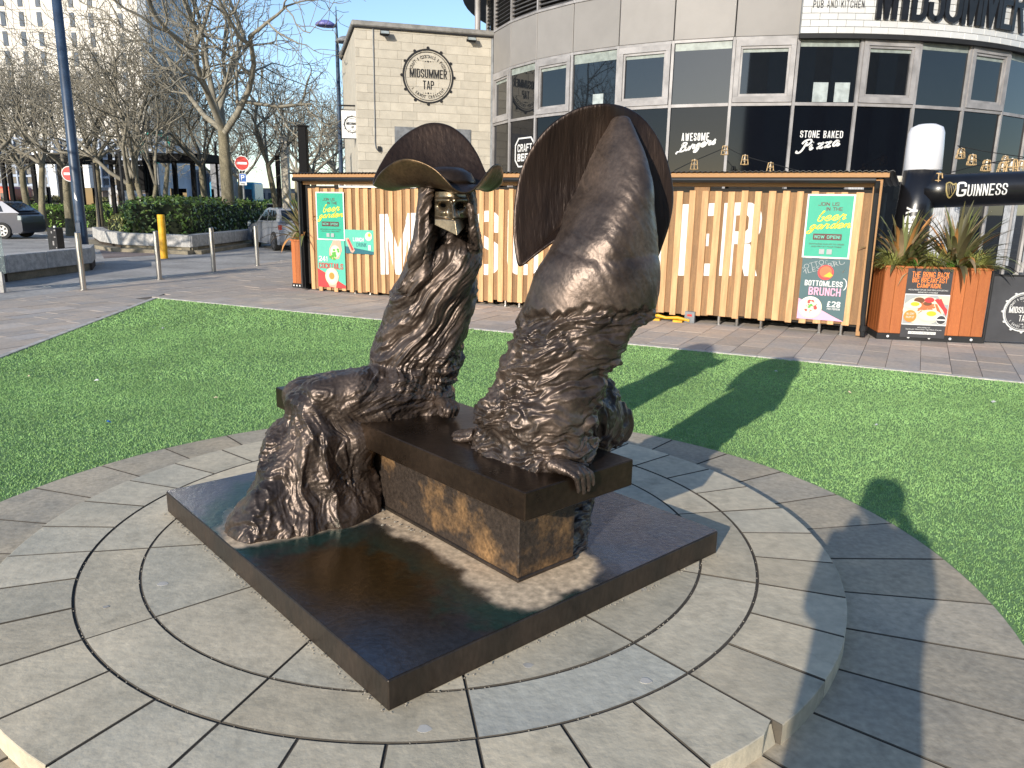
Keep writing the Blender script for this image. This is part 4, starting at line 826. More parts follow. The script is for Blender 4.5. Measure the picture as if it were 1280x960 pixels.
p.shape('lettering', 'p_grey', wm)
p.poly([(0, 0), (1, 0), (.75, .08), (.5, .17), (.25, .26), (0, .34)], 'p_pink'); p.circ(.52, .78, .17, 'p_red'); p.circ(.52, .79, .13, 'p_salmon'); p.poly([(.48, .72), (.60, .79), (.68, .74), (.62, .70)], 'p_yolk')
p.text('BOTTOMLESS', .10, .90, .555, .645, 'p_white', .07); p.text('BRUNCH', .20, .88, .405, .535, 'p_pink', .07); p.text('£28', .62, .90, .225, .32, 'p_white', .06); p.text('PER PERSON', .63, .90, .18, .21, 'p_white', .05)
p.shape('swash', 'p_white', lambda m, y: m.add([((.90+.07*math.cos(t)+o*.02*math.cos(t))*p.w, y, (.60+.09*math.sin(t)+o*.012*math.sin(t))*p.h) for o in (0, 1) for t in np.linspace(-1.2, 1.6, 9)], [(i, i+1, 10+i, 9+i) for i in range(8)]))
p.circ(.27, .20, .25, 'p_cream'); p.circ(.27, .21, .235, 'p_white'); p.circ(.27, .215, .17, 'p_egg'); p.blobs(.27, .215, .14, 22, 'p_red', .018, 5); p.blobs(.28, .22, .08, 10, 'p_egg', .02, 6); p.blobs(.28, .215, .05, 7, 'p_green', .016, 7)

# ------------------------------------------------------------------ planters, flax, barrier
M['flax'] = mat('bronze green flax leaf', (.135, .125, .055), .45, scale=2, rnd=.35, col2=(.10, .085, .045)); M['flax_or'] = mat('orange flax leaf', (.46, .22, .07), .5, scale=2, rnd=.3); M['flax_dry'] = mat('dry flax leaf', (.42, .30, .17), .6, scale=2, rnd=.25); M['flax_gn'] = mat('olive flax leaf', (.17, .19, .07), .45, scale=2, rnd=.3)
M['sedge'] = mat('variegated sedge', (.34, .34, .10), .6, scale=30, col2=(.20, .23, .06)); M['shrub'] = mat('small green shrub', (.09, .22, .03), .5, scale=20, col2=(.05, .13, .02)); M['soil'] = mat('soil', (.05, .035, .025), .95, scale=20)
def leaf_strip(m, base, d, L, w, up, droop, n=7):
    """one strap leaf: arching, folded along its midrib"""
    d = np.array([d[0], d[1], 0.]); d /= np.linalg.norm(d)+1e-9; sd = np.array([-d[1], d[0], 0]); P = np.array(base, float); a = up; vs = []; st = L/n
    for i in range(n+1):
        t = i/n; ww = w*min(1, .55+2.2*t)*(1-t**3)**.9/2+.0015; nrm = -d*math.sin(a)+ZA*math.cos(a)
        vs += [P-sd*ww+nrm*ww*.35, P, P+sd*ww+nrm*ww*.35]; P = P+st*(d*math.cos(a)+ZA*math.sin(a)); a -= droop/n*(.3+1.6*t)
    m.add(vs, [(3*i+j, 3*i+j+1, 3*i+4+j, 3*i+3+j) for i in range(n) for j in (0, 1)], raw=True)
def flax(c, n, L0, seed, label, grp, spread=1., lean=(0, 0)):
    r = random.Random(seed); t = thing('flax_plant', label, 'plant', c, grp)
    for i in range(n):
        a = r.uniform(0, 6.283); u = r.random(); up_ = R(86-66*u**1.1*spread); m = MB()
        leaf_strip(m, np.array(c)+[.07*math.cos(a)*r.random(), .07*math.sin(a)*r.random(), 0], (math.cos(a)+lean[0], math.sin(a)+lean[1]), L0*r.uniform(.65, 1.1), r.uniform(.042, .075), up_, R(20+75*u*r.uniform(.5, 1.4)))
        k = r.random(); m.build('leaf', M['flax'] if k < .52 else M['flax_gn'] if k < .74 else M['flax_or'] if k < .87 else M['flax_dry'], t, True)
    return t
def tuft(c, n, L0, seed, name, label, m_, grp=None, w=.006, up=(20, 80)):
    r = random.Random(seed); m = MB()
    for i in range(n):
        a = r.uniform(0, 6.283); leaf_strip(m, np.array(c)+[.10*math.cos(a)*r.random(), .08*math.sin(a)*r.random(), 0], (math.cos(a), math.sin(a)), L0*r.uniform(.5, 1.1), w*r.uniform(.7, 1.3), R(r.uniform(*up)), R(r.uniform(50, 120)), 4)
    t = thing(name, label, 'plant', c, grp); tag(m.build('leaves', M[m_], t, True), kind='stuff')
def planter(fr, w, dp, h, label, bw, front_y=0):
    t = thing('timber_planter', label, 'planter', fr.O, 'orange timber planters'); n = max(2, round(w/bw)); k = max(2, round(dp/bw))
    m = MB(fr); m.box(.02, w-.02, .02, dp-.02, .05, h-.06); m.build('soil_bed', M['soil'], t)
    for i in range(n): m = MB(fr); m.cbox(i*w/n+.0015, (i+1)*w/n-.0015, 0, .02, .085, h-.03, .003); m.build('board', M['wood_orange'], t)
    for x in (0, w-.02):
        for i in range(k): m = MB(fr); m.cbox(x, x+.02, .021+i*(dp-.021)/k+.0015, .021+(i+1)*(dp-.021)/k-.0015, .085, h-.03, .003); m.build('board', M['wood_orange'], t)
    m = MB(fr); m.cbox(-.015, w+.015, -.015, .05, h-.03, h, .004); m.build('rim', M['wood_orange'], t); m = MB(fr); m.cbox(-.015, .05, .051, dp, h-.03, h, .004); m.build('rim', M['wood_orange'], t); m = MB(fr); m.cbox(w-.05, w+.015, .051, dp, h-.03, h, .004); m.build('rim', M['wood_orange'], t)
    m = MB(fr); m.box(-.008, w+.008, -.008, dp, .0, .083); m.build('base_board', M['blackm'], t)
    for i in range(5): m = MB(fr); m.disc((i+.5)*w/5, .045, .016, -.014, -.0085, 12); m.build('bolt', M['white'], t)
    return t
pg0, pg1 = G(1096, 423.5), G(1226, 429.5); PLF = Fr(pg0, pg1-pg0); pw = float(np.linalg.norm(pg1-pg0)); ph = .97
planter(PLF, pw, .62, ph, 'orange timber planter with breakfast poster at right end of shed', .135)
p = Poster('breakfast_poster', 'black and orange big breakfast poster fixed to the orange planter', PLF, .27, .81, .045, .945, -.022, 'p_charcoal')
p.text('THE BRING BACK', .10, .92, .875, .955, 'p_orange', .06); p.text('BIG BREAKFAST', .12, .90, .80, .87, 'p_orange', .06); p.text('CAMPAIGN.', .24, .78, .725, .79, 'p_orange', .06); p.text('MIDSUMMER TAP ASK OUR MENU FOR DETAILS', .06, .94, .685, .705, 'p_white', .02); p.text('BREAKFAST AVAILABLE', .28, .72, .650, .670, 'p_white', .02)
p.rect(0, 1, .185, .635, 'p_white'); p.rect(.01, .99, .20, .62, 'p_grey'); p.circ(.45, .40, .46, 'p_egg', ez=.75); p.poly([(.72, .62), (.99, .62), (.99, .50), (.9, .50)], 'p_cream'); p.blobs(.50, .43, .17, 60, 'p_salmon', .02, 8); p.circ(.33, .545, .12, 'p_brown', ez=.6); p.circ(.52, .50, .10, 'p_brown', ez=.5); p.circ(.55, .555, .11, 'p_red', ez=.6)
for a in (0, .07): p.poly([(.66+a, .56), (.74+a, .58), (.98, .42-a*.5), (.96, .36-a*.4)], 'p_red')
p.poly([(.68, .50), (.73, .50), (.86, .36), (.80, .33)], 'p_salmon'); p.circ(.20, .475, .19, 'p_egg', ez=.5); p.circ(.24, .49, .10, 'p_yolk', ez=.5); p.circ(.60, .33, .26, 'p_egg', ez=.55); p.circ(.63, .36, .11, 'p_yolk', ez=.55); p.circ(.16, .315, .145, 'p_orange'); p.text('ALL DAY', .07, .25, .335, .365, 'p_white', .03); p.text('FROM £7', .07, .25, .285, .315, 'p_white', .03); p.circ(.86, .275, .115, 'p_white'); p.circ(.86, .275, .10, 'p_charcoal'); p.rect(.77, .95, .265, .285, 'p_white')
p.text('MIDSUMMER TAP', .36, .64, .145, .160, 'p_white', .03); p.text('Facebook: Midsummer Tap Milton Keynes', .10, .90, .112, .135, 'p_white', .02); p.rect(.16, .78, .055, .095, 'p_white'); p.text('1 SAVOY CRESCENT', .18, .76, .062, .088, 'p_charcoal', .03)
PP = lambda x, y: PLF.p(x, y, ph-.06)
flax(PP(.27, .30), 100, .80, 1, 'bronze flax over the left half of the breakfast planter', 'bronze flax plants', 1., (0, -.15)); flax(PP(.93, .30), 100, .88, 2, 'bronze flax leaning right over the end of the breakfast planter', 'bronze flax plants', 1.05, (.35, -.1))
for i, (x, l_) in enumerate(((.10, 'sedge tuft at the left end of the breakfast planter'), (.60, 'sedge tuft in the middle of the breakfast planter'), (1.12, 'sedge tuft spilling over the right end of the breakfast planter'))): tuft(PP(x, .14), 420, .36, 20+i, 'sedge_tuft', l_, 'sedge', 'pale sedge tufts')
for i, (x, l_) in enumerate(((.36, 'small leafy shrub above the left edge of the breakfast poster'), (.86, 'small leafy shrub above the right edge of the breakfast poster'))): tuft(PP(x, .12), 130, .17, 30+i, 'small_shrub', l_, 'shrub', 'small shrubs in the planter', .022, (30, 85))
lf = Fr(KF.p(-.42, .18, 0), KF.X); planter(lf, .38, .8, .93, 'narrow orange timber planter at left end of shed', .095)
flax(lf.p(.16, .22, .9), 85, 1.0, 4, 'bronze flax in the planter at left end of shed', 'bronze flax plants', 1.1, (-.35, -.1)); tuft(lf.p(.2, .10, .9), 200, .34, 41, 'sedge_tuft', 'sedge tuft in the planter at left end of shed', 'sedge', 'pale sedge tufts')

def roundel(mb_dark, fr_m, cx, cz, r, y, dark=0):
    """bar badge: ring of studs, inner rule, arched words"""
    m = mb_dark
    m.ring(cx, cz, r*.94, r, y-.012, y+.004, 64); m.ring(cx, cz, r*.875, r*.895, y-.004, y+.002, 64)
    for k in range(12): a = R(90+30*k); m.disc(cx+r*1.03*math.cos(a), cz+r*1.03*math.sin(a), r*.055, y-.014, y+.003, 12)
    y -= .003
    put_block(m, 'MIDSUMMER', cx-.72*r, cx+.74*r, cz-.06*r, cz+.26*r, y, .060*r, .22); put_block(m, 'TAP', cx-.21*r, cx+.23*r, cz-.48*r, cz-.16*r, y, .060*r, .22)
    arc_text(m, 'CRAFT \u2022 COCKTAILS \u2022 PIZZA', cx, cz, r*.72, 156, 24, r*.12, y, .01); arc_text(m, '1 SAVOY CRESCENT', cx, cz, r*.76, 218, 322, r*.12, y, .01, flip=True)
    for s_ in (.54, -.62):
        for k, q in ((-2, .4), (-1, .7), (0, 1.2), (1, .7), (2, .4)): m.disc(cx+k*.1*r, cz+s_*r, r*.028*q, y-.001, y+.002, 8)
b0 = pg1+PLF.X*.03+PLF.Y*.02; BAF = Fr(b0, PLF.X+PLF.Y*.06); bar = thing('cafe_barrier', 'dark grey fabric barrier with white bar badge right of the planter', 'barrier', b0)
m = MB(BAF); m.box(0, 2.4, 0, .012, .03, .88); m.build('banner', mat('charcoal banner', (.055, .056, .062), .7, scale=2), bar)
m = MB(BAF)
for x in (.0, 2.4): m.tube([(x, .006, 0), (x, .006, .93)], .018, 8)
m.tube([(0, .006, .885), (2.4, .006, .885)], .014, 8); m.build('barrier_frame', M['blackm'], bar)
m = MB(BAF); hx, hz = hit(1280, 390, b0, BAF.X); roundel(m, BAF, hx, hz, .255, -.004); m.build('badge_print', M['p_white'], bar)

# ------------------------------------------------------------------ inflatable beer arch
M['vinyl_black'] = mat('black inflatable vinyl', (.010, .010, .012), .30, scale=2, bump=.004, bscale=4, coat=.3); M['vinyl_white'] = mat('white inflatable vinyl', (.74, .74, .77), .38, scale=2, var=.03)
YI = 11.6; it, im, ibs = W(1159, 158, YI), W(1153, 214, YI-.02), W(1118, 385, YI-.1)
arch = thing('inflatable_arch', 'black inflatable stout arch with a white foam top', 'inflatable', (ibs[0], ibs[1], 0)); ri = .245
def sw_tube(m, P, r, n=24): m.tube(P, r, n)
ax = (im-ibs)/np.linalg.norm(im-ibs); m = MB(); sw_tube(m, [np.array([ibs[0], ibs[1], .02]), ibs, ibs*.6+im*.4, ibs*.3+im*.7, im], [ri*.98, ri, ri, ri, ri]); m.build('post', M['vinyl_black'], arch, True)
m = MB(); q = (it-im); sw_tube(m, [im+q*.0, im+q*.03, im+q*.5, im+q*.85, im+q*.97, im+q*1.04, im+q*1.06], [ri*.97, ri*1.02, ri*1.0, ri*.97, ri*.86, ri*.5, ri*.02]); m.build('foam_top', M['vinyl_white'], arch, True)
a0, a1 = W(1150, 240, YI-.05), W(1330, 240, YI-.5); a1[2] = a0[2]+.10; m = MB(); ra = .235; m.tube([a0+(a1-a0)*t for t in np.linspace(0, 1, 8)], ra, 24); m.build('arm', M['vinyl_black'], arch, True)
AF = Fr(a0, a1-a0); slope = (a1[2]-a0[2])/np.linalg.norm((a1-a0)[:2])
def subdiv(t):
    V_ = [np.array(v) for v in t.v]; F_ = []
    for g_ in t.f: F_ += [tuple(g_[i] for i in tr) for tr in tessellate_polygon([[Vector(t.v[i]) for i in g_]])]
    for _ in range(3):
        N_ = []
        for a, b_, c in F_:
            n = len(V_); V_ += [(V_[a]+V_[b_])/2, (V_[b_]+V_[c])/2, (V_[c]+V_[a])/2]; N_ += [(a, n, n+2), (n, b_, n+1), (n+2, n+1, c), (n, n+1, n+2)]
        F_ = N_
    t.v = [tuple(v) for v in V_]; t.f = F_
def wrap(m_, fn, rr):
    t = MB(AF); fn(t); subdiv(t); P = [np.array(v)-AF.O for v in t.v]; out = []
    for v in P:
        x, y, z = v@AF.X, v@AF.Y, v[2]; out.append((x, -math.sqrt(max(rr*rr-z*z, .001))-.004+.0*y, z+slope*x))
    return out, t.f
xs = [hit(px_, 236, AF.O, AF.X)[0] for px_ in (1190, 1252, 1177, 1189)]
v, f = wrap('w', lambda t: (put_block(t, 'G', xs[0], xs[0]+.125, -.085, .115, 0, .028), put_block(t, 'UINNESS', xs[0]+.14, xs[1], -.085, .075, 0, .023, .3)), ra); m = MB(AF); m.add(v, f); m.build('lettering', M['p_white'], arch)
def harp(t):
    x0, x1 = xs[2], xs[3]; w = x1-x0
    L_ = np.array([(x0, .10), (x0+.05*w, .0), (x0+.3*w, -.08), (x0+.55*w, -.10)]); t1 = np.array([(x0, .10), (x0+.35*w, .115), (x0+.7*w, .085), (x1, .10)]); t2 = np.array([(x1, .10), (x1-.05*w, .02), (x0+.75*w, -.05), (x0+.55*w, -.10)])
    for P, th in ((L_, .02), (t1, .018), (t2, .012)): a, b = off_line(crom(P, 4), th); V_, F_ = strip(a, b); t.add([(x, 0, z) for x, z in V_], F_)
    for k in range(4): x = x0+w*(.2+.18*k); t.add([(x, 0, .09), (x+.005, 0, .09), (x+.025+.01*k, 0, -.06+.02*k), (x+.02+.01*k, 0, -.06+.02*k)], [(0, 1, 2, 3)])
v, f = wrap('h', harp, ra); m = MB(AF); m.add(v, f); m.build('harp_emblem', mat('gold print', (.35, .27, .10), .5), arch)
# RUGBY running up the post
PF2 = Fr(ibs, (1, -.25)); t = MB(); put_block(t, 'RUGBY', 0, .62, -.075, .075, 0, .036, .2); subdiv(t); sl = np.array(ax); lo_ = W(1120, 300, YI); z0 = lo_[2]-.12
out = []
for x, y_, z in t.v:
    zz = z0+x*.97; c = ibs+(im-ibs)*((zz-ibs[2])/(im[2]-ibs[2])); th = -z/ri-.35; out.append(c+PF2.X*math.sin(th)*(ri+.004)-PF2.Y*math.cos(th)*(ri+.004))
m = MB(); m.add(out, t.f, raw=True); m.build('lettering', M['p_white'], arch)
# ------------------------------------------------------------------ round pub building
FC, FR, T0, DT = np.array([7.475, 26.964]), 8.507, -2.690, .1633
def fp(t, r=FR): return FC+r*np.array([math.cos(t), math.sin(t)])
def th_px(px, py=130, r=FR):
    lo, hi = T0-.5, T0+2.6
    d = ray(px, py)[:2]; a = d/np.linalg.norm(d); b_ = FC@a; c = FC@FC-r*r; s_ = b_-math.sqrt(max(b_*b_-c, 0)); q = a*s_-FC; return math.atan2(q[1], q[0])
pub = thing('pub_building', 'round grey two storey pub with ribbon windows and black glass below', 'building', (*FC, 0))
def onb(name, m_, fn, fr, parent=pub, kind=None):
    m = MB(fr); fn(m); o = m.build(name, M[m_], parent); 
    if kind: o['kind'] = kind
    return o
core = MB(); core.lathe([(FR-.35, 0), (FR-.35, 8.0)], (*FC, 0), 48); core.build('light_block_core', M['unlit_paint'], pub)  # added black cylinder that blocks light, no interior is modelled
Z1, Z2, Z3, Z4, Z5 = 2.42, 4.0, 5.421, 6.617, 8.05
NB = range(-2, 14)
M['blind'] = mat('roller blind', (.30, .34, .31), .5); M['card'] = mat('card in window', (.42, .47, .46), .5); M['curtain'] = mat('white curtain', (.62, .62, .62), .7)
tsign = th_px(998, 42)
for i in NB:
    P, Q = fp(T0+DT*i), fp(T0+DT*(i+1)); F_ = Fr((*P, 0), Q-P); w = float(np.linalg.norm(Q-P)); tm_ = T0+DT*(i+.5)
    onb('mullion', 'alu', lambda m: m.box(-.032, .032, -.05, .10, 0, Z3+.03), F_)
    onb('spandrel_pane', 'spandrel', lambda m: m.box(.034, w-.034, 0, .02, Z1+.05, Z2-.04), F_)
    onb('transom', 'alu', lambda m: m.box(.034, w-.034, -.045, .06, Z2-.035, Z2+.035), F_); onb('transom', 'alu', lambda m: m.box(.034, w-.034, -.045, .06, Z1-.04, Z1+.045), F_)
    onb('transom', 'alu', lambda m: m.box(.034, w-.034, -.045, .06, Z3-.03, Z3+.03), F_)
    if i >= 6: onb('ground_floor_pane', 'glass', lambda m: m.box(.034, w-.034, 0, .02, .1, Z1-.045), F_)
    if i >= 7:
        c0 = .05 if i % 2 else w-.45
        onb('curtain', 'curtain', lambda m: m.add([(c0+.4*k/16, -.006-.004*math.cos(k*2.2), z) for z in (.3, Z1-.06) for k in range(17)], [(k, k+1, 18+k, 17+k) for k in range(16)]), F_)
    if i % 2:
        fr_o = onb('window_frame', 'alu', lambda m: (m.box(.04, w-.04, -.075, -.002, Z3-.17, Z3-.035), m.box(.04, w-.04, -.075, -.002, Z2+.04, Z2+.17), m.box(.04, .15, -.075, -.002, Z2+.172, Z3-.172), m.box(w-.15, w-.04, -.075, -.002, Z2+.172, Z3-.172)), F_)
        onb('inner_frame', 'alu', lambda m: (m.box(.152, w-.152, -.045, -.001, Z3-.225, Z3-.173), m.box(.152, w-.152, -.045, -.001, Z2+.173, Z2+.225), m.box(.152, .20, -.045, -.001, Z2+.227, Z3-.227), m.box(w-.20, w-.152, -.045, -.001, Z2+.227, Z3-.227)), F_, fr_o)
        m = MB(F_); m.box(.202, w-.202, 0, .02, Z2+.04, Z3-.04); m.build('window_pane', M['glass'], pub)
        onb('blind', 'blind', lambda m: m.box(.202, w-.202, -.004, -.001, Z3-.30, Z3-.226), F_)
    else:
        onb('window_pane', 'glass', lambda m: m.box(.034, w-.034, 0, .02, Z2+.04, Z3-.035), F_)
        onb('blind', 'blind', lambda m: m.box(.05, w-.05, -.004, -.001, Z3-.20 if i != 2 else Z3-.26, Z3-.04), F_)
    if i == 6:
        for c in (.42, .90): onb('card', 'card', lambda m: m.box(c, c+.33, -.005, -.001, Z2+.05, Z2+.47), F_)
    if i == 2: onb('card', 'card', lambda m: m.box(.66, .98, -.005, -.001, Z2+.05, Z2+.40), F_)
    if tm_ < tsign or True:
        onb('cladding_panel', 'panel', lambda m: m.cbox(.010, w-.010, -.03, .02, Z3+.04, Z4-.012, .008), F_)
    ns = 12
    o = onb('louvre', 'louvre', lambda m: [m.add([(.02, -.02, Z4+.06+k*.105), (w-.02, -.02, Z4+.06+k*.105), (w-.02, .05, Z4+.12+k*.105), (.02, .05, Z4+.12+k*.105)], [(0, 1, 2, 3)]) for k in range(ns)], F_, kind='stuff')
    onb('louvre_mullion', 'alu', lambda m: m.box(-.025, .025, -.04, .08, Z4, Z5), F_); onb('string_course', 'alu', lambda m: m.box(.0, w, -.05, .05, Z4-.008, Z4+.05), F_)
lb = MB(); lb.lathe([(FR-.12, Z3), (FR-.12, Z5)], (*FC, 0), 64); lb.build('louvre_backing', M['unlit_paint'], pub)
ev = MB(); ev.lathe([(FR-.2, Z5), (FR+.78, Z5+.02), (FR+.86, Z5+.25), (FR+.80, Z5+.62), (.2, Z5+1.3)], (*FC, 0), 96); ev.build('roof', M['soffit'], pub)
def decal(px0, px1, py0, py1, i):
    P, Q = fp(T0+DT*i), fp(T0+DT*(i+1)); F_ = Fr((*P, 0), Q-P); x0, z1 = hit(px0, py0, P, F_.X); x1, z0 = hit(px1, py1, P, F_.X); return F_, x0, x1, z0, z1
# window lettering
F_, x0, x1, z0, z1 = decal(842, 899, 166, 196, 4); h = z1-z0
onb('window_lettering', 'p_white', lambda m: (put_block(m, 'AWESOME', x0+.18*(x1-x0), x0+.76*(x1-x0), z0+.66*h, z1-.02*h, -.004, .028, .35), put_script(m, 'Burgers', x0+.16, z0+.20*h, .17*h, .15, -.006, .036, .22, .2, 0, .82)), F_)
F_, x0, x1, z0, z1 = decal(993, 1053, 163, 198, 6); h = z1-z0
onb('window_lettering', 'p_white', lambda m: (put_block(m, 'STONE BAKED', x0+.12*(x1-x0), x0+.96*(x1-x0), z0+.74*h, z1, -.004, .028, .35), put_script(m, 'Pizza', x0+.18, z0+.24*h, .20*h, .20, -.006, .042, .16, .2, 0, .85)), F_)
F_, x0, x1, z0, z1 = decal(644, 668, 173, 208, 0)
def oct_(m, k, y): 
    cx, cz, a, b_ = (x0+x1)/2, (z0+z1)/2, (x1-x0)/2*k, (z1-z0)/2*k; c = .35*a
    return [(cx-a, cz-b_+c), (cx-a+c, cz-b_), (cx+a-c, cz-b_), (cx+a, cz-b_+c), (cx+a, cz+b_-c), (cx+a-c, cz+b_), (cx-a+c, cz+b_), (cx-a, cz+b_-c)]
def craft(m):
    o, i_ = oct_(m, 1, 0), oct_(m, .90, 0); v, f = strip(o, i_, True); m.add([(x, -.004, z) for x, z in v], f)
    ww, hh = x1-x0, z1-z0; put_block(m, 'CRAFT', x0+.14*ww, x0+.86*ww, z0+.52*hh, z0+.78*hh, -.004, .05, .2); put_block(m, 'BEER', x0+.14*ww, x0+.86*ww, z0+.20*hh, z0+.46*hh, -.004, .05, .2)
onb('window_lettering', 'p_white', craft, F_)

# sign band of white glazed bricks with raised letters
M['tile'] = mat('white glazed brick', (.62, .62, .60), .35, var=.03, rnd=.04, coat=.2); M['letter_blk'] = mat('black built-up letter', (.012, .012, .014), .35)
SR = FR+.14; zs0 = Z3+.045; tend = th_px(1330, 60)
sign = thing('pub_sign', 'curved white brick sign band with raised black pub name', 'sign', (*fp(tsign, SR), zs0))
m = MB(); N_ = 40; A_ = np.linspace(tsign, tend, N_)
v = [(*fp(a, r), z) for a in A_ for r, z in ((SR-.02, zs0), (SR-.02, zs0+1.85), (SR-.10, zs0+1.85), (SR-.10, zs0))]; m.add(v, [(4*i+j, 4*i+4+j, 4*i+4+(j+1) % 4, 4*i+(j+1) % 4) for i in range(N_-1) for j in range(4)]+[(0, 1, 2, 3)]); m.build('sign_backing', M['grey'], sign)
m = MB(); v = [(*fp(a, r), z) for a in A_ for r, z in ((SR+.03, zs0-.10), (SR+.03, zs0-.004), (SR-.14, zs0-.004), (SR-.14, zs0-.10))]; m.add(v, [(4*i+j, 4*i+4+j, 4*i+4+(j+1) % 4, 4*i+(j+1) % 4) for i in range(N_-1) for j in range(4)]+[(0, 1, 2, 3)]); m.build('sign_trim', M['blackm'], sign)
dth = .385/SR
for r in range(13):
    a = tsign+.002-(dth/2 if r % 2 else 0); z = zs0+.006+r*.138
    while a < tend:
        a0, a1 = max(a, tsign+.002)+.0006, min(a+dth, tend)-.0006; a += dth
        if a1-a0 < .004: continue
        P, Q = fp(a0, SR), fp(a1, SR); F_ = Fr((*P, 0), Q-P); m = MB(F_); m.cbox(0, float(np.linalg.norm(Q-P)), -.004, .022, z, z+.130, .004); m.build('brick', M['tile'], sign)
ltp = [('M', 1095, 1121), ('I', 1126.5, 1135), ('D', 1139, 1158.5), ('S', 1160, 1179.5), ('U', 1180.5, 1202), ('M', 1202.8, 1226.5), ('M', 1227.5, 1251.5), ('E', 1252.3, 1266), ('R', 1266.7, 1283)]
for c, a, b_ in ltp:
    ta, tb_ = th_px(a, 28, SR+.1), th_px(b_, 28, SR+.1); P, Q = fp(ta, SR+.08), fp(tb_, SR+.08); F_ = Fr((*P, 0), Q-P); w = float(np.linalg.norm(Q-P)); m = MB(F_)
    for v, f in block(c, w, 1.15, .115 if c != 'I' else w):
        e = {}; k = len(v); z0_ = zs0+.30
        for g_ in f:
            for p_, q_ in zip(g_, g_[1:]+g_[:1]): e[(p_, q_)] = 1
        m.add([(x, 0, z0_+z) for x, z in v]+[(x, .07, z0_+z) for x, z in v], list(f)+[(p_, q_, q_+k, p_+k) for (p_, q_) in e if (q_, p_) not in e])
    m.build('raised_letter', M['letter_blk'], sign)
P, Q = fp(th_px(1016, 8, SR), SR+.002), fp(th_px(1080, 8, SR), SR+.002); F_ = Fr((*P, 0), Q-P); m = MB(F_); zz = hit(1048, 10, P, F_.X)[1]; put_block(m, 'PUB AND KITCHEN', 0, float(np.linalg.norm(Q-P)), zz, zz+.15, -.024, .013, .6); m.build('lettering', M['letter_blk'], sign)

# ------------------------------------------------------------------ limestone wing with the bar badge
tB = th_px(618, 40); WB = fp(tB, FR+.0); zW = CZ+ray(618, 40)[2]*WB[1]/ray(618, 40)[1]
d_ = ray(443, 26); YA_ = (zW-CZ)*d_[1]/d_[2]; WA = (np.array([0, 0, CZ])+d_*YA_/d_[1])[:2]
WF = Fr((*WA, 0), WB-WA); wl_ = float(np.linalg.norm(WB-WA))
wing = thing('stone_wing', 'plain pale limestone block wing with flat coping beside the round pub', 'building', (*WA, 0))
m = MB(WF); m.box(.012, wl_, .012, 5.5, 0, zW-.03); m.build('wall_core', M['mortar_light'], wing)
z = 1.42; r = 0; bh = .238
while z < zW-.2:
    x = -.0+(0 if r % 2 else -.33); h_ = min(bh, zW-.17-z)
    while x < wl_:
        L_ = .66 if brs.random() < .75 else brs.choice([.44, .55]); a, b_ = max(x, 0)+.002, min(x+L_, wl_-.002)-.002; x += L_
        if b_-a > .03: m = MB(WF); m.cbox(a, b_, brs.uniform(-.002, .002), .06, z+.002, z+h_-.002, .004); m.build('stone_block', M['limestone'], wing)
    z += bh; r += 1
m = MB(WF); m.box(0, wl_, .0, .06, 0, 1.415); m.build('lower_wall', M['limestone'], wing)
m = MB(WF); m.box(-.002, .01, .062, 5.5, 0, zW-.18); m.build('side_wall', M['limestone'], wing)
m = MB(WF); m.cbox(-.09, wl_, -.09, 5.55, zW-.13, zW+.02, .03); m.build('coping', M['coping'], wing); m = MB(WF); m.box(-.05, wl_-.01, -.05, 5.5, zW-.17, zW-.132); m.build('coping_strip', M['blackm'], wing)  # matt black strip along the coping's underside
m = MB(WF); m.tube([(wl_-.06, -.04, 0), (wl_-.06, -.04, zW-.2)], .045, 10); m.build('rainwater_pipe', M['grey'], wing)
def wp(px, py): return hit(px, py, WA, WF.X)
c1 = [wp(466, 30), wp(466.5, 60), wp(467.5, 110), wp(468.5, 160), wp(469.5, 184), wp(476, 191)]; m = MB(WF); m.tube(crom([(x, -.018, z) for x, z in c1], 4), .016, 6); m.build('conduit', M['grey'], wing)
x, z = wp(474, 186); m = MB(WF); m.cbox(x-.05, x+.05, -.07, -.004, z-.07, z+.07, .01); m.build('junction_box', M['blackm'], wing)
x, z = wp(493, 158); x2, z2 = wp(588, 182); m = MB(WF); m.box(x, x2, -.03, -.004, z2, z); m.build('blank_grey_panel', M['grey'], wing)
for px_, py_, l_ in ((480, 42, 'black floodlight at the left end of the limestone wing'), (588, 50, 'black floodlight near the pub end of the limestone wing')):
    x, z = wp(px_, py_); t = thing('floodlight', l_, 'floodlight', WF.p(x, 0, z), 'floodlights over the bar badge')
    m = MB(WF); vs = [(x-.13, -.26, z-.05), (x+.13, -.26, z-.05), (x+.13, -.16, z+.07), (x-.13, -.16, z+.07), (x-.10, -.20, z-.10), (x+.10, -.20, z-.10), (x+.10, -.08, z+.0), (x-.10, -.08, z+.0)]; m.add(vs, BOXF); m.build('lamp_housing', M['blackm'], t)
    m = MB(WF); m.add([(x-.115, -.262, z-.045), (x+.115, -.262, z-.045), (x+.115, -.165, z+.062), (x-.115, -.165, z+.062)], [(0, 1, 2, 3)]); m.build('lamp_glass', M['card'], t)
    m = MB(WF); m.box(x-.12, x-.10, -.17, -.004, z-.03, z-.01); m.box(x+.10, x+.12, -.17, -.004, z-.03, z-.01); m.box(x-.12, x+.12, -.012, -.002, z-.05, z+.02); m.build('bracket', M['blackm'], t)
x, z = wp(535, 95.5); rr = abs(wp(535, 60)[1]-z); bd = thing('bar_badge', 'round black bar badge with studded rim fixed to the limestone wing', 'sign', WF.p(x, 0, z)); m = MB(WF); roundel(m, WF, x, z, rr*.97, -.008); m.build('badge', M['blackm'], bd)
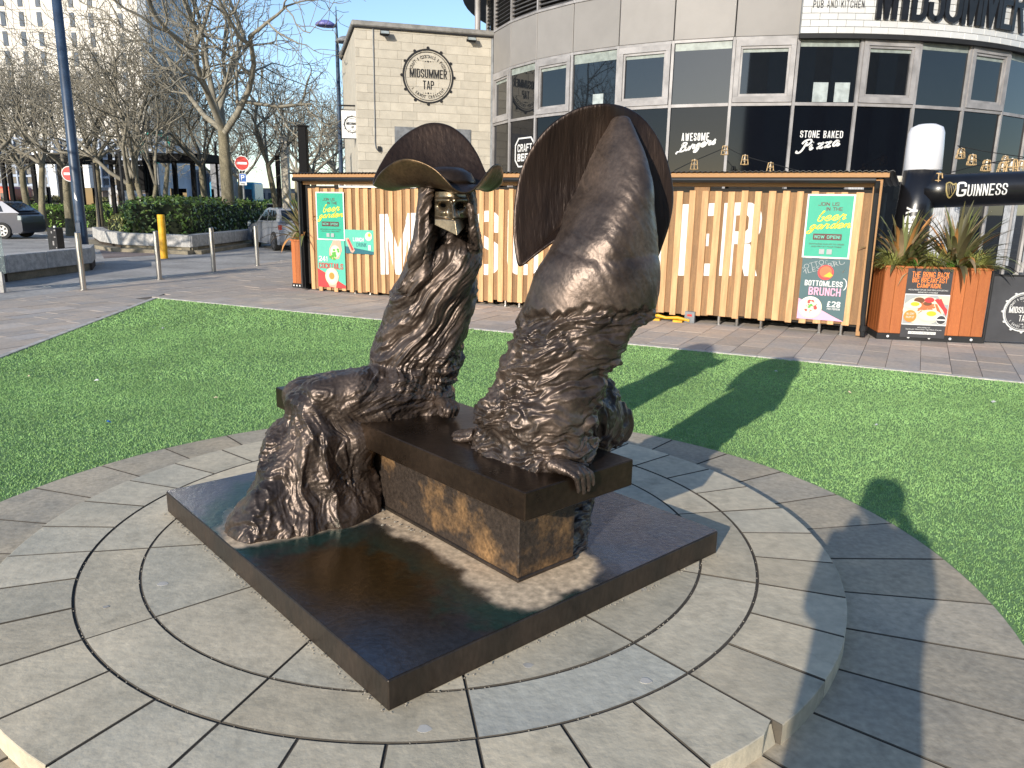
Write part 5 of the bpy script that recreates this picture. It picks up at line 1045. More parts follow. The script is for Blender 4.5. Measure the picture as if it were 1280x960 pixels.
# double sided sign hanging off the corner of the wing
hs = W(437, 154, WA[1]+.4); HF = Fr((hs[0]-.26, hs[1], 0), (1, .12)); hz = hs[2]; t = thing('hanging_sign', 'white hanging sign with bar badge on a black bracket at the wing corner', 'sign', HF.O)
m = MB(HF); m.box(.02, .62, 0, .06, hz-.42, hz+.36); m.build('sign_panel', M['white'], t); m = MB(HF); roundel(m, HF, .33, hz-.03, .24, -.006); m.build('badge_print', M['blackm'], t)
m = MB(HF); m.box(0, .64, -.004, .064, hz-.445, hz-.421); m.box(0, .64, -.004, .064, hz+.361, hz+.385); m.box(0, .019, -.004, .064, hz-.42, hz+.36); m.tube([(-.06, .03, hz+.5), (.75, .03, hz+.5)], .025, 8); m.build('sign_frame', M['blackm'], t)
m = MB(); p_ = W(597, 38, WB[1]+1.2); m.tube([(p_[0], p_[1], zW-.2), (p_[0], p_[1], Z5+.1)], .09, 12); tag(m.build('steel_prop', M['alu']), 'pale steel prop under the pub eave on top of the stone wing', 'prop')

# ------------------------------------------------------------------ festoon lights
M['cage'] = mat('bamboo lantern cage', (.62, .42, .20), .6, scale=20); M['cable'] = M['blackm']; M['bulb'] = mat('clear bulb', (.75, .70, .60), .15, spec=.6)
def lantern(px, py, Y, h, label, grp='bamboo lanterns on the festoon cables', tilt=0.):
    c = W(px, py, Y); t = thing('lantern', label, 'lantern', c, grp); m = MB(Fr(c, (1, tilt))); w0, w1 = h*.30, h*.46
    for k in range(6):
        a = k*math.pi/3+.3; m.tube([(w0*math.cos(a), w0*math.sin(a), h/2), (w1*math.cos(a), w1*math.sin(a), -h/2)], h*.045, 4)
    for rr_, z in ((w0, h/2), (w1, -h/2), ((w0+w1)/2, 0)): P = [(rr_*math.cos(a), rr_*math.sin(a), z) for a in np.linspace(0, 2*math.pi, 13)]; m.tube(P, h*.04, 4)
    m.build('cage', M['cage'], t); m = MB(); m.lathe([(.01, h*.62), (h*.10, h*.5), (h*.10, h*.3), (h*.17, 0), (h*.12, -h*.18), (.01, -h*.24)], c, 10); m.build('bulb', M['bulb'], t, True)
    return c
def cable(pts, label, r=.008):
    P = np.array([W(*q) for q in pts]); tag_o = MB(); tag_o.tube(crom(P, 6), r, 5); tag(tag_o.build('festoon_cable', M['cable']), label, 'cable', 'black festoon cables')
cable([(843, 213, 14.2), (868, 201, 15.2), (908, 184, 17.7)], 'black festoon cable rising to the mullion left of the burger lettering lantern'); cable([(908, 184, 17.7), (931, 195, 16.5), (963, 204, 15.4), (1000, 214, 14.4)], 'black festoon cable falling from the mullion towards the pizza lettering')
cable([(1197, 182, 17.3), (1230, 189, 16.6), (1285, 197, 15.5)], 'upper black festoon cable right of the white foam top'); cable([(1197, 182, 17.3), (1215, 195, 16.6), (1235, 203, 16), (1290, 206, 15)], 'lower sagging festoon cable right of the white foam top'); cable([(1116, 222, 11.9), (1171, 219, 11.9), (1230, 205, 12.6), (1290, 196, 13.5)], 'black festoon cable from the shed end across the inflatable arch')
for a in ((868, 206, 15.2, .17, 'bamboo lantern below and left of the burger lettering'), (906, 188, 17.6, .18, 'bamboo lantern hanging from the mullion right of the burger lettering'), (931, 200, 16.5, .18, 'bamboo lantern on black glass between burger and pizza lettering'), (963, 209, 15.4, .16, 'bamboo lantern just above the shed roof below the pizza lettering'),
          (1201, 192, 17.2, .20, 'topmost bamboo lantern right of the white foam top'), (1215, 200, 16.6, .20, 'second bamboo lantern down the sagging cable right of the foam top'), (1233, 207, 16, .20, 'third bamboo lantern down the sagging cable right of the foam top'), (1256, 200, 16.2, .15, 'small bamboo lantern on the upper cable above the beer lettering'),
          (1253, 210, 15.6, .20, 'bamboo lantern just left of the biggest lantern on the arch'), (1264, 209, 13.2, .24, 'biggest bamboo lantern above the end of the beer lettering'), (1277, 208, 14, .18, 'bamboo lantern at the right edge right of the biggest lantern'), (1171, 226, 11.4, .20, 'tilted bamboo lantern on the arch left of the harp emblem')): lantern(*a)
c = W(1124, 224, 11.9); m = MB(); m.lathe([(.01, .05), (.05, .04), (.05, -.04), (.01, -.05)], c, 12); tag(m.build('outdoor_lamp', M['bulb']), 'small round cream lamp at the right end of the shed roof', 'lamp')
# ------------------------------------------------------------------ bollards, poles, signs on the left
def bollard(px, py, h, label, r=.052):
    b_ = G(px, py); t = thing('steel_bollard', label, 'bollard', b_, 'steel bollards along the paving edge')
    m = MB(); m.lathe([(r, 0), (r, h-.012), (r-.012, h)], b_, 20); m.build('shaft', M['steel'], t, False); m = MB(); m.lathe([(r+.03, .0), (r+.03, .012)], b_, 20); m.build('base_plate', M['steel'], t)
bollard(104.5, 362.5, 1.04, 'brushed steel bollard nearest the turf and left of the blue pole base'); bollard(199.5, 349.5, 1.0, 'brushed steel bollard just left of the yellow post'); bollard(267.5, 340, 1.02, 'brushed steel bollard in front of the granite bed corner'); bollard(322, 332.3, 1.02, 'brushed steel bollard nearest the planter at left end of shed')
b_ = G(205.5, 323); t = thing('yellow_post', 'plain yellow marker post standing before the granite hedge bed', 'post', b_); m = MB(); m.lathe([(.10, 0), (.10, 1.10), (.094, 1.105), (.094, 1.115), (.10, 1.12), (.10, 1.20), (.088, 1.215)], b_, 20); m.build('shaft', M['yellow'], t)
b_ = G(106.5, 330.5); t = thing('lamp_pole', 'tall navy blue lamp pole with scuffed paint by the left granite bed', 'lamp post', b_)
m = MB(); m.lathe([(.145, 0), (.135, .5), (.132, .52), (.125, 1.2), (.095, 9.0)], b_, 20); m.build('pole', M['navy'], t, True); m = MB(Fr((b_[0], b_[1], 0))); m.box(-.28, .34, -.2, .3, 0, .035); m.build('footing', M['granite'], t)
m = MB(Fr((b_[0], b_[1], 0))); m.cbox(-.06, .06, -.142, -.10, .55, 1.05, .008); m.build('service_door', M['navy'], t); m = MB(); m.add([b_+np.array(q) for q in ((-.02, -.129, 1.62), (.045, -.126, 1.55), (.03, -.126, 1.66), (-.01, -.128, 1.78))], [(0, 1, 2, 3)], raw=True); m.build('torn_sticker', M['white'], t)
b_ = G(74, 333.5); t = thing('utility_post', 'squat black service post with pale fittings beside the granite bed', 'post', b_); f_ = Fr((b_[0], b_[1], 0), (1, -.25))
m = MB(f_); m.cbox(-.15, .13, -.10, .12, 0, .93, .015); m.build('cabinet', M['black'], t); m = MB(f_); m.cbox(-.03, .15, -.125, -.101, .04, .90, .006); m.build('cover', M['blackm'], t)
for x, z, w_, h_ in ((.0, .80, .03, .05), (.07, .70, .05, .03), (.09, .86, .04, .03), (.02, .52, .04, .10), (.10, .45, .03, .03)): m = MB(f_); m.box(x, x+w_, -.13, -.1255, z, z+h_); m.build('fitting', M['alu'], t)
m = MB(f_); m.lathe([(.03, .93), (.03, .96), (.01, .975)], (0, 0, 0), 12); m.build('cap', M['white'], t)
g0 = G(2, 366); t = thing('glass_screen', 'clear glass screen panel on a pale foot at the left edge', 'screen', g0); f_ = Fr((g0[0]-.62, g0[1], 0), (1, .1))
gm = bpy.data.materials.new('clear screen'); gm.use_nodes = True; P_ = gm.node_tree.nodes['Principled BSDF']; P_.inputs['Transmission Weight'].default_value = .92; P_.inputs['Base Color'].default_value = (.75, .85, .82, 1); P_.inputs['Roughness'].default_value = .05; P_.inputs['IOR'].default_value = 1.1
m = MB(f_); m.cbox(0, .70, 0, .012, .33, 2.1, .004); m.build('glass_pane', gm, t); m = MB(f_); m.box(.58, .64, -.03, .05, 0, .36); m.build('foot', M['granite'], t); m = MB(f_); m.disc(.62, 1.0, .022, -.02, .03, 12); m.build('fixing', M['steel'], t)

def no_entry(px, py, Y, label, d=.62, parking=False, pbase=None):
    c = W(px, py, Y); t = thing('no_entry_sign', label, 'road sign', (c[0], c[1]+.06, 0), 'no entry signs'); f_ = Fr((c[0], c[1], 0), (1, .12)); r = d/2
    m = MB(f_); m.disc(0, c[2], r, 0, .006, 40); m.build('disc', M['white'], t); m = MB(f_); m.disc(0, c[2], r*.90, -.004, -.001, 40); m.build('red_face', M['red'], t); m = MB(f_); m.box(-r*.68, r*.68, -.008, -.005, c[2]-r*.16, c[2]+r*.16); m.build('white_bar', M['white'], t)
    m = MB(f_); m.tube([(0, .05, 0), (0, .05, c[2]+r*.8)], .042, 10); m.build('post', M['grey'] if parking else M['blackm'], t)
    if parking:
        z = c[2]-r-.12-.36; t2 = thing('parking_sign', 'small blue and white parking sign under the right no entry disc', 'road sign', f_.p(0, 0, z), None)
        m = MB(f_); m.box(-.15, .15, -.002, .004, z-.12, z+.36); m.build('plate', M['white'], t2); m = MB(f_); m.box(-.135, .135, -.007, -.003, z+.03, z+.345); m.build('blue_field', M['blue'], t2); m = MB(f_); put_block(m, 'P', -.07, .07, z+.08, z+.30, -.011, .04); m.build('lettering', M['white'], t2); m = MB(f_); m.box(-.08, .08, -.006, -.003, z-.08, z-.03); m.build('printed_panel', M['grey'], t2)
no_entry(86.5, 217.3, 33, 'no entry sign half hidden behind the blue lamp pole'); no_entry(302.3, 204, 34, 'no entry sign on the post right of the thick plane tree', parking=True)

# ------------------------------------------------------------------ raised granite beds and hedges
def gbed(pts, z0, z1, inset, label, back, m_, grp='raised granite beds'):
    """low wall of granite blocks round a bed; pts run along the visible faces"""
    P = [np.array(q[:2]) for q in pts]; t = thing('granite_bed', label, 'raised bed', (*P[0], 0), grp); B = [P[-1]+np.array(back), P[0]+np.array(back)]; P_in = [q+np.array([-.05, .12]) for q in P]
    m = MB(); m.flat([tuple(q) for q in P_in+B], .0, z1-.10); m.build('earth_fill', M['soil'], t)
    for a, b_ in zip(P[:-1], P[1:]):
        L_ = np.linalg.norm(b_-a); n = max(1, round(L_/1.15)); f_ = Fr((*a, 0), b_-a)
        for i in range(n):
            m = MB(f_); m.cbox(i*L_/n+.004, (i+1)*L_/n-.004, -.03, .32, z0, z1, .012); m.build('granite_block', M[m_], t)
        m = MB(f_); m.box(0, L_, .05, .3, 0, z0-.002); m.build('base_course', M['bedbase'], t)
        if inset: m = MB(f_); m.box(-.05, L_+.1, -.32, .048, 0, .11); m.build('kerb_step', M['bedbase'], t)
c0 = [G(118, 303), G(127, 309.5), G(152, 314), G(240, 317.5), G(345, 301.5), G(395, 294)]
gbed(c0, .20, .57, True, 'long curved granite edged bed under the big laurel hedge', (-1.5, 3.5), 'granite')
gbed([G(-60, 365), G(10, 352.5), G(60, 345.5), G(115, 338), G(119, 332)], .17, .52, False, 'grey granite bed at the left edge behind the service post', (-.8, .8), 'granite')
kb = MB()
for i in range(14):
    a, b_ = G(-30+i*12.5, 288.5-.05*i), G(-30+(i+1)*12.5-.3, 288.5-.05*(i+1)); kb.flat([tuple(a[:2]), tuple(b_[:2]), tuple(b_[:2]+np.array([0, .35])), tuple(a[:2]+np.array([0, .35]))], -.03, .12)
tag(kb.build('kerb', M['granite']), kind='structure')
M['leaf_dk'] = mat('glossy laurel leaf', (.115, .19, .045), .35, scale=3, var=.3, attr='tone', spec=.5); M['leaf_lt'] = mat('bright hedge leaf', (.16, .28, .045), .5, scale=3, attr='tone'); M['leaf_ol'] = mat('dull olive hedge leaf', (.15, .145, .065), .6, scale=3, attr='tone'); M['leaf_yl'] = mat('pale bush leaf', (.24, .25, .09), .6, scale=3, attr='tone'); M['hedge_shade'] = mat('hedge core shade', (.016, .024, .008), .95)
def hedge(name, label, poly, z0, z1, n, m_, sz, seed, rough=.08, grp=None, cat='hedge'):
    r = np.random.RandomState(seed); P = np.array([q[:2] for q in poly]); c = P.mean(0); t = thing(name, label, cat, (*c, 0), grp); m = MB()
    m.flat([tuple(c+(q-c)*.93) for q in P], z0-.1, z1-.10); m.build('dark_core', M['hedge_shade'], t)  # solid core, the shade between the leaves is put into its colour
    E_ = np.roll(P, -1, 0)-P; L_ = np.linalg.norm(E_, axis=1); hh = z1-z0
    top_a = area([tuple(q) for q in P]); wts = np.r_[L_*hh, top_a]; wts /= wts.sum(); k = r.choice(len(wts), n, p=wts); pos = np.zeros((n, 3)); nrm = np.zeros((n, 3))
    s_ = k < len(P); u = r.rand(n); kk = np.where(s_, k, 0); nn_ = np.c_[E_[:, 1], -E_[:, 0]]/L_[:, None]; sg = np.sign(((P+E_/2-c)*nn_).sum(1)); nn_ *= sg[:, None]
    pos[:, :2] = P[kk]+E_[kk]*u[:, None]; pos[:, 2] = z0+hh*r.rand(n); nrm[:, :2] = nn_[kk]
    tri = r.dirichlet(np.ones(len(P))*.8, n); pos[~s_, :2] = (tri@P)[~s_]; pos[~s_, 2] = z1; nrm[~s_] = (0, 0, 1)
    q = fbm(pos*2.2, 3)*rough*1.3+r.normal(0, rough*.55, n)-np.clip(pos[:, 2]-(z1-.15), 0, 1)*.3*s_; pos += nrm*q[:, None]
    d = nrm*.8+r.normal(0, .65, (n, 3)); d /= np.linalg.norm(d, axis=1)[:, None]; a = np.cross(d, r.normal(0, 1, (n, 3))); a /= np.linalg.norm(a, axis=1)[:, None]; b_ = np.cross(d, a); s1_ = sz*r.uniform(.6, 1.3, n)[:, None]; s2_ = s1_*.45
    v = np.stack([pos-a*s1_, pos+b_*s2_+d*s2_*.3, pos+a*s1_, pos-b_*s2_+d*s2_*.3], 1).reshape(-1, 3); me = mesh_np('foliage', v-np.array([*c, 0]), np.arange(4*n).reshape(-1, 4), M[m_])
    tn = np.clip(1+.35*r.normal(size=n)+.5*fbm(pos*1.6, 2), .35, 2.2); ca = me.color_attributes.new('tone', 'FLOAT_COLOR', 'POINT'); ca.data.foreach_set('color', np.repeat(np.c_[tn*(1+.1*r.normal(size=n)), tn, tn*.9, np.ones(n)], 4, 0).astype(np.float32).ravel())
    tag(link('foliage', me, t), kind='stuff')
h0, h1, h2, h3 = G(160, 313), G(243, 312), G(333, 299), G(300, 285)
hedge('clipped_hedge', 'big dark glossy laurel hedge in the granite bed', [h0, h1, h2, h3, G(175, 290)], .45, 1.55, 16000, 'leaf_dk', .075, 1, .10)
hedge('clipped_hedge', 'bright green low hedge behind the grey car', [G(10, 287), G(92, 287), G(140, 288), G(150, 279), G(20, 278)], .1, 1.05, 9000, 'leaf_lt', .07, 2, .10)
hedge('clipped_hedge', 'bright green hedge stepped up left of the thin black post', [G(118, 284), G(165, 284), G(165, 276), G(118, 276)], .1, 1.2, 2600, 'leaf_lt', .07, 3, .08)
hedge('clipped_hedge', 'dull olive hedge behind the bright green hedges', [G(-10, 279), G(220, 277), G(220, 272), G(-10, 273)], .1, 1.5, 8000, 'leaf_ol', .10, 4, .12)
hedge('clipped_hedge', 'green hedge far behind the silver car', [G(318, 278), G(372, 280), G(372, 273), G(322, 272)], .1, 1.5, 2600, 'leaf_lt', .12, 5, .14)
hedge('pale_bush', 'small pale yellowish bush at the left end of the laurel hedge', [G(140, 308), G(158, 311), G(160, 303), G(146, 302)], .45, 1.0, 900, 'leaf_yl', .06, 6, .08, None, 'bush')

# ------------------------------------------------------------------ bare trees
def grow(seed, h, r0, clear, spread, dens=(5, 5, 4, 4), multi=0):
    r = random.Random(seed); trunk, crown = MB(), MB()
    def rv(s_): return np.array([r.gauss(0, s_), r.gauss(0, s_), r.gauss(0, s_)])
    def branch(p, d, L_, ra, lv):
        n = 4 if lv < 3 else 3; P = [p]; D = []; q = p
        for i in range(n):
            d = d+rv(.16 if lv < 2 else .24)+ZA*(.10 if lv < 3 else .04); d = d/np.linalg.norm(d); q = q+d*L_/n; P.append(q); D.append(d)
        R_ = np.linspace(ra, max(ra*.55, .007), n+1); crown.tube(P, R_, (7, 5, 4, 3, 3)[min(lv, 4)], cap=False)
        if lv >= len(dens): return
        for k in range(dens[lv]):
            f_ = 1.0 if k == 0 else r.uniform(.25, .98); i = min(int(f_*n), n-1); b_ = P[i]+(P[i+1]-P[i])*(f_*n-i if f_ < 1 else 1); sd = np.cross(D[i], rv(1)); sd /= np.linalg.norm(sd)+1e-9
            dd = D[i]*r.uniform(.5, .9)+sd*r.uniform(.45, .85)*spread; dd /= np.linalg.norm(dd); branch(b_, dd, L_*r.uniform(.5, .78), max(ra*.55*r.uniform(.7, 1.1), .008), lv+1)
    starts = [(np.zeros(3), np.array([0, 0, 1.]), r0)] if not multi else [(np.array([.12*k-.12, 0, 0]), np.array([.22*(k-1), r.gauss(0, .1), 1.]), r0*(1, .75, .6)[k]) for k in range(multi)]
    for p, d, ra in starts:
        d = d/np.linalg.norm(d); q = p; P = [q-ZA*.05]; n = 6
        for i in range(n): d = d+rv(.035); d /= np.linalg.norm(d); q = q+d*clear/n; P.append(q)
        trunk.tube(P, np.r_[ra*1.35, ra*1.08, np.linspace(ra, ra*.78, n-1)], 10, cap=False)
        nl = 5 if not multi else 4
        for k in range(nl):
            a = 2*math.pi*k/nl+r.uniform(-.4, .4); f_ = r.uniform(.80, 1.0) if k else 1.; b_ = P[-2]+(P[-1]-P[-2])*f_ if k else P[-1]
            el = r.uniform(.55, 1.25) if k else 1.45; branch(b_, np.array([math.cos(a)*math.cos(el), math.sin(a)*math.cos(el), math.sin(el)]), (h-clear)*r.uniform(.42, .55), ra*(.62 if k else .72)*r.uniform(.7, 1), 0)
    return trunk, crown
PROTO = []
for sd, h, r0, cl, sp, mu, de in ((1, 10.0, .20, 3.3, 1.0, 0, (5, 4, 4, 3)), (2, 7.6, .15, 2.6, 1.15, 0, (5, 4, 3, 3)), (3, 7.4, .13, 2.8, 1.1, 0, (4, 4, 3, 3)), (4, 8.2, .14, 1.9, 1.0, 3, (4, 4, 3, 2))):
    tr, cr = grow(sd, h, r0, cl, sp, de, mu); tm_ = bpy.data.meshes.new('trunk'); tm_.from_pydata(tr.v, [], tr.f); tm_.materials.append(M['bark']); tm_.polygons.foreach_set('use_smooth', [True]*len(tr.f))
    cm_ = mesh_np('crown', np.array(cr.v), np.array(cr.f), M['twig'], True); PROTO.append((tm_, cm_))
def tree(px, Y, k, s_, rz, label, grp='bare street trees'):
    x = W(px, 250, Y)[0]; t = thing('bare_tree', label, 'tree', (x, Y, 0), grp); t.rotation_euler = (0, 0, rz); t.scale = (s_, s_, s_); link('trunk', PROTO[k][0], t); link('crown', PROTO[k][1], t)
TREES = [(284, 31, 0, 1.28, .4, 'thick bare plane tree behind the laurel hedge left of the no entry disc'), (258, 37, 2, 1.15, 1.9, 'slimmer bare tree just left of the thick plane tree'), (178, 33, 3, 1.2, .2, 'bare tree with several splayed pale stems behind the pale bush'),
         (84, 34, 1, 1.1, 2.2, 'bare tree rising behind the left no entry sign'), (51, 38, 2, 1.15, .9, 'bare tree second from the left edge before the lattice offices'), (36, 41, 1, 1.15, 4.0, 'slightly bent bare tree left of the blue lamp pole'), (122, 37, 2, 1.2, 5.0, 'straight bare tree between the blue pole and the black display board'),
         (-8, 37, 1, 1.25, 3.0, 'bare tree at the left edge above the grey car'), (346, 41, 2, 1.25, 3.3, 'bare tree in front of the pale stone pillar'), (303, 48, 1, 1.1, 2.8, 'bare tree behind the right no entry sign post'),
         (205, 50, 2, 1.3, .3, 'bare tree behind the teal ring sign'), (392, 48, 1, 1.25, 5.5, 'bare tree behind the lamp with three heads'), (425, 58, 2, 1.35, 2.4, 'bare tree behind the limestone wing corner and hanging sign'), (372, 66, 0, 1.15, 1.6, 'far bare tree behind the dark square column'), (268, 70, 1, 1.4, 2.0, 'far bare tree above the blue bus'),]
for a in TREES: tree(*a)
# a street tree standing left of the picture, which the pub windows mirror
for x, y, k, rz, l_ in ((-17.5, 14.5, 0, .3, 'bare street tree left of the service lane outside the picture'),):
    t = thing('bare_tree', l_, 'tree', (x, y, 0), 'bare street trees'); t.rotation_euler = (0, 0, rz); link('trunk', PROTO[k][0], t); link('crown', PROTO[k][1], t)
m = None

# ------------------------------------------------------------------ lamp posts, columns, shelter, ring sign
p_ = W(426, 200, 31); t = thing('street_lamp', 'slim blue street lamp with dish heads on short arms left of the limestone wing', 'street lamp', (p_[0], p_[1], 0)); zt = W(421.5, 8, 31)[2]
m = MB(); m.tube([(p_[0], p_[1], 0), (p_[0], p_[1], zt-1.6), (p_[0], p_[1], zt)], [.10, .07, .012], 10); m.build('pole', M['navy'], t)
M['violet'] = mat('violet lamp dish', (.20, .20, .50), .35)
for k, (px_, py_, sx, m_) in enumerate(((407, 32, 1, 'violet'), (432, 52, -1, 'grey'), (436, 67, -1, 'grey'))):
    c = W(px_, py_, 31-.2*k); m = MB(); m.tube([c, (c+np.array([p_[0], p_[1], c[2]+.12]))/2, (p_[0], p_[1], c[2]+.02)], .03, 6); arm = m.build('arm', M['navy'], t)
    m = MB(Fr(c)); vs = []; fs = []; n = 20
    for j, (rr_, z) in enumerate(((.02, .20), (.16, .17), (.30, .08), (.34, 0), (.30, -.03), (.02, -.05))):
        for i in range(n): a = 2*math.pi*i/n; vs.append((rr_*1.15*math.cos(a), rr_*math.sin(a), z+.10*sx*-rr_*math.cos(a)*.5))
    fs = [(j*n+i, j*n+(i+1) % n, (j+1)*n+(i+1) % n, (j+1)*n+i) for j in range(5) for i in range(n)]; m.add(vs, fs); m.build('lamp_dish', M[m_], arm, True)
def column(px0, px1, pytop, Y, m_, name, label, cat='column', lean=0.):
    a, b_ = W(px0, pytop, Y), W(px1, pytop, Y); w = b_[0]-a[0]; t = thing(name, label, cat, ((a[0]+b_[0])/2, Y, 0)); m = MB(Fr((a[0], Y, 0))); m.cbox(0, w, 0, w, 0, a[2], .015); m.build('shaft', M[m_], t); m = MB(Fr((a[0], Y, 0))); m.box(-.02, w+.02, -.02, w+.02, a[2]+.001, a[2]+.05); m.build('cap', M[m_], t)
column(371.5, 382, 158, 24, 'jet', 'dark_column', 'dark square column behind the left end of the shed'); column(349, 358, 172, 40, 'limestone', 'stone_pillar', 'pale stone pillar between the far hedge and the shed'); column(343.5, 348.5, 196, 39, 'jet', 'black_column', 'thin black column just left of the pale stone pillar')
column(114.5, 117.5, 205, 30, 'blackm', 'thin_post', 'thin black post left of the display board', 'post'); column(146.5, 149.5, 190, 26.5, 'blackm', 'thin_post', 'thin black post rising from the pale bush', 'post'); column(267, 269.5, 178, 44, 'blackm', 'thin_post', 'thin dark lamp pole between the slim tree and thick plane tree', 'post')
def shelter(pxs, Y, zb, label, grp='black shelter canopies'):
    x0, x1 = W(pxs[0], 210, Y)[0], W(pxs[-1], 210, Y)[0]; t = thing('shelter_canopy', label, 'shelter', (x0, Y, 0), grp); m = MB(); m.cbox(x0-.3, x1+.3, Y-.1, Y+2.2, zb, zb+.42, .03); m.build('roof', M['jet'], t)
    for q in pxs: x = W(q, 210, Y)[0]; m = MB(); m.box(x-.10, x+.10, Y, Y+.2, 0, zb-.002); m.build('post', M['jet'], t)
    for q, q2 in zip(pxs[:-1:2], pxs[1::2]): xa, xb = W(q, 210, Y)[0]+.2, W(q2, 210, Y)[0]-.2; m = MB(); m.box(xa, xb, Y+1.9, Y+1.93, .5, 2.2); m.build('glass_panel', M['glass'], t)
shelter([2, 10, 26, 40, 73, 99], 46, 3.55, 'long black shelter canopy at the left before the lattice offices'); shelter([186, 217, 240, 253], 42, 3.55, 'black shelter canopy right of the black display board')
x0, x1 = W(133, 220, 40)[0], W(180, 220, 40)[0]; t = thing('display_board', 'large black display board on posts left of the splayed tree', 'board', (x0, 40, 0)); zt, zb_ = W(150, 200, 40)[2], W(150, 238, 40)[2]; m = MB(); m.cbox(x0+.45, x1, 40, 40.25, zb_, zt-.25, .03); m.build('panel', M['jet'], t)
m = MB(); m.box(x0, x1, 39.95, 40.3, zt-.22, zt); m.build('header_beam', M['jet'], t)
for x in (x0, x0+.35, x1-.15, x1+.3): m = MB(); m.box(x, x+.16, 40.3, 40.46, 0, zt+.3); m.build('post', M['jet'], t)
c = W(195, 184, 52); t = thing('ring_sign', 'teal and white ring shaped sign above the shelter behind the splayed tree', 'sign', c); f_ = Fr(c, (1, .6)); M['teal'] = mat('teal enamel', (.06, .48, .38), .4)
m = MB(f_); m.ring(0, 0, .78, 1.0, -.12, .12, 40); m.build('outer_ring', M['teal'], t); m = MB(f_); m.ring(0, 0, .62, .77, -.10, .10, 40); m.build('inner_ring', M['white'], t); m = MB(f_); m.tube([(0, .2, -c[2]), (0, .2, -.98)], .08, 8); m.build('pole', M['grey'], t)
a, b_ = W(-30, 240, 50), W(120, 240, 50); t = thing('railing', 'low dark railing before the lattice offices', 'railing', (a[0], 50, 0)); m = MB(); m.box(a[0], b_[0], 50, 50.05, 1.15, 1.25); m.build('top_rail', M['blackm'], t); m = MB(); m.box(a[0], b_[0], 50, 50.05, .25, .32); m.build('bottom_rail', M['blackm'], t)
for i in range(25): x = a[0]+(b_[0]-a[0])*i/24; m = MB(); m.box(x-.03, x+.03, 50.06, 50.12, 0, 1.24); m.build('post', M['blackm'], t)

# ------------------------------------------------------------------ far buildings
M['tower'] = mat('warm white tower cladding', (.66, .62, .55), .6, scale=.3, rnd=.02, var=.04); M['towerglass'] = mat('blue tower glass', (.10, .14, .19), .12, spec=.8, scale=.3); M['lattice'] = mat('pale blue lattice frame', (.36, .42, .52), .5, scale=.5); M['office_glass'] = mat('office pane', (.05, .07, .10), .1, spec=.7); M['brownwall'] = mat('brown podium wall', (.20, .16, .14), .8, scale=1); M['concrete'] = mat('grey concrete', (.28, .28, .29), .8, scale=1, rnd=.05)
YT = 120; xr = W(190, 100, YT)[0]; xl = xr-46; t = thing('tower_block', 'tall warm white tower block with narrow windows and a blue glass side', 'building', (xr, YT, 0)); H_ = 62
m = MB(); m.box(xl, xr-1.3, YT+.12, YT+20, 0, H_); m.build('tower_wall', M['tower'], t)
m = MB(); m.box(xr-1.28, xr, YT, YT+1.0, 0, H_); m.build('glass_corner', M['towerglass'], t)
for k in range(5): m = MB(); m.box(xr-1.27+1.3, xr-.22+.35, YT+1.2+3.1*k, YT+4.2+3.1*k, 0, H_); m.build('glass_side_panel', M['towerglass'], t)
cols = [31, 53, 93.5, 117, 153.5, 8, -14]; fl = 2.66; z_ = 7.
while z_ < H_-3:
    j = 0
    m = MB(); m.box(xl, xr-1.31, YT+.06, YT+.10, z_-.42, z_-.38); m.build('floor_joint', M['alu'], t)
    for q in cols:
        x = W(q, 60, YT)[0]; m = MB(); m.box(x-.34, x+.32, YT+.02, YT+.11, z_, z_+1.95); m.build('window', M['office_glass'], t)
    z_ += fl
for q in (20, 42, 73, 105, 135, 170): x = W(q, 60, YT)[0]; m = MB(); m.box(x-.03, x+.03, YT+.07, YT+.115, 0, H_-.1); m.build('panel_joint', M['alu'], t)
YO = 78; xa, xb = W(-60, 200, YO)[0], W(192, 200, YO)[0]; zo0, zo1 = W(60, 237, YO)[2], W(60, 172, YO)[2]; t = thing('office_building', 'long pale blue lattice fronted office building behind the trees', 'building', (xa, YO, 0))
m = MB(); m.box(xa, xb, YO+.4, YO+12, 0, zo1); m.build('office_wall', M['lattice'], t); m = MB(); m.box(xa, xb, YO+.1, YO+.4, 0, zo0); m.build('podium_wall', M['brownwall'], t); m = MB(); m.box(xa, xb, YO-.3, YO+.4, zo0+.01, zo0+.3); m.build('ledge', M['concrete'], t)
nx_, nz_ = 26, 5; cw, ch_ = (xb-xa)/nx_, (zo1-zo0-.5)/nz_
for i in range(nx_):
    for j in range(nz_): m = MB(); x, z = xa+i*cw, zo0+.4+j*ch_; m.box(x+.18*cw, x+.82*cw, YO+.30, YO+.42, z+.2*ch_, z+.85*ch_); m.build('window', M['office_glass'], t)
for i in range(nx_+1): m = MB(); m.box(xa+i*cw-.07, xa+i*cw+.07, YO+.12, YO+.38, zo0+.31, zo1); m.build('lattice_fin', M['lattice'], t)
for j in range(nz_+1): m = MB(); z = zo0+.38+j*ch_; m.box(xa, xb, YO+.2, YO+.39, z-.08, z+.08); m.build('lattice_rail', M['lattice'], t)
for q, l_ in ((45, 'left white pier of the lattice offices seen above the grey car'), (63, 'white pier of the lattice offices just left of the left no entry sign'), (105, 'white pier of the lattice offices just right of the blue lamp pole')): x = W(q, 200, YO-2)[0]; t = thing('white_pier', l_, 'column', (x, YO-2, 0), 'white piers of the lattice offices'); m = MB(); m.box(x-.35, x+.35, YO-2, YO-1.3, 0, zo1-1); m.build('shaft', M['white'], t); m = MB(); m.box(x-.5, x+.5, YO-2.1, YO-1.2, zo1-.999, zo1-.7); m.build('cap', M['white'], t)
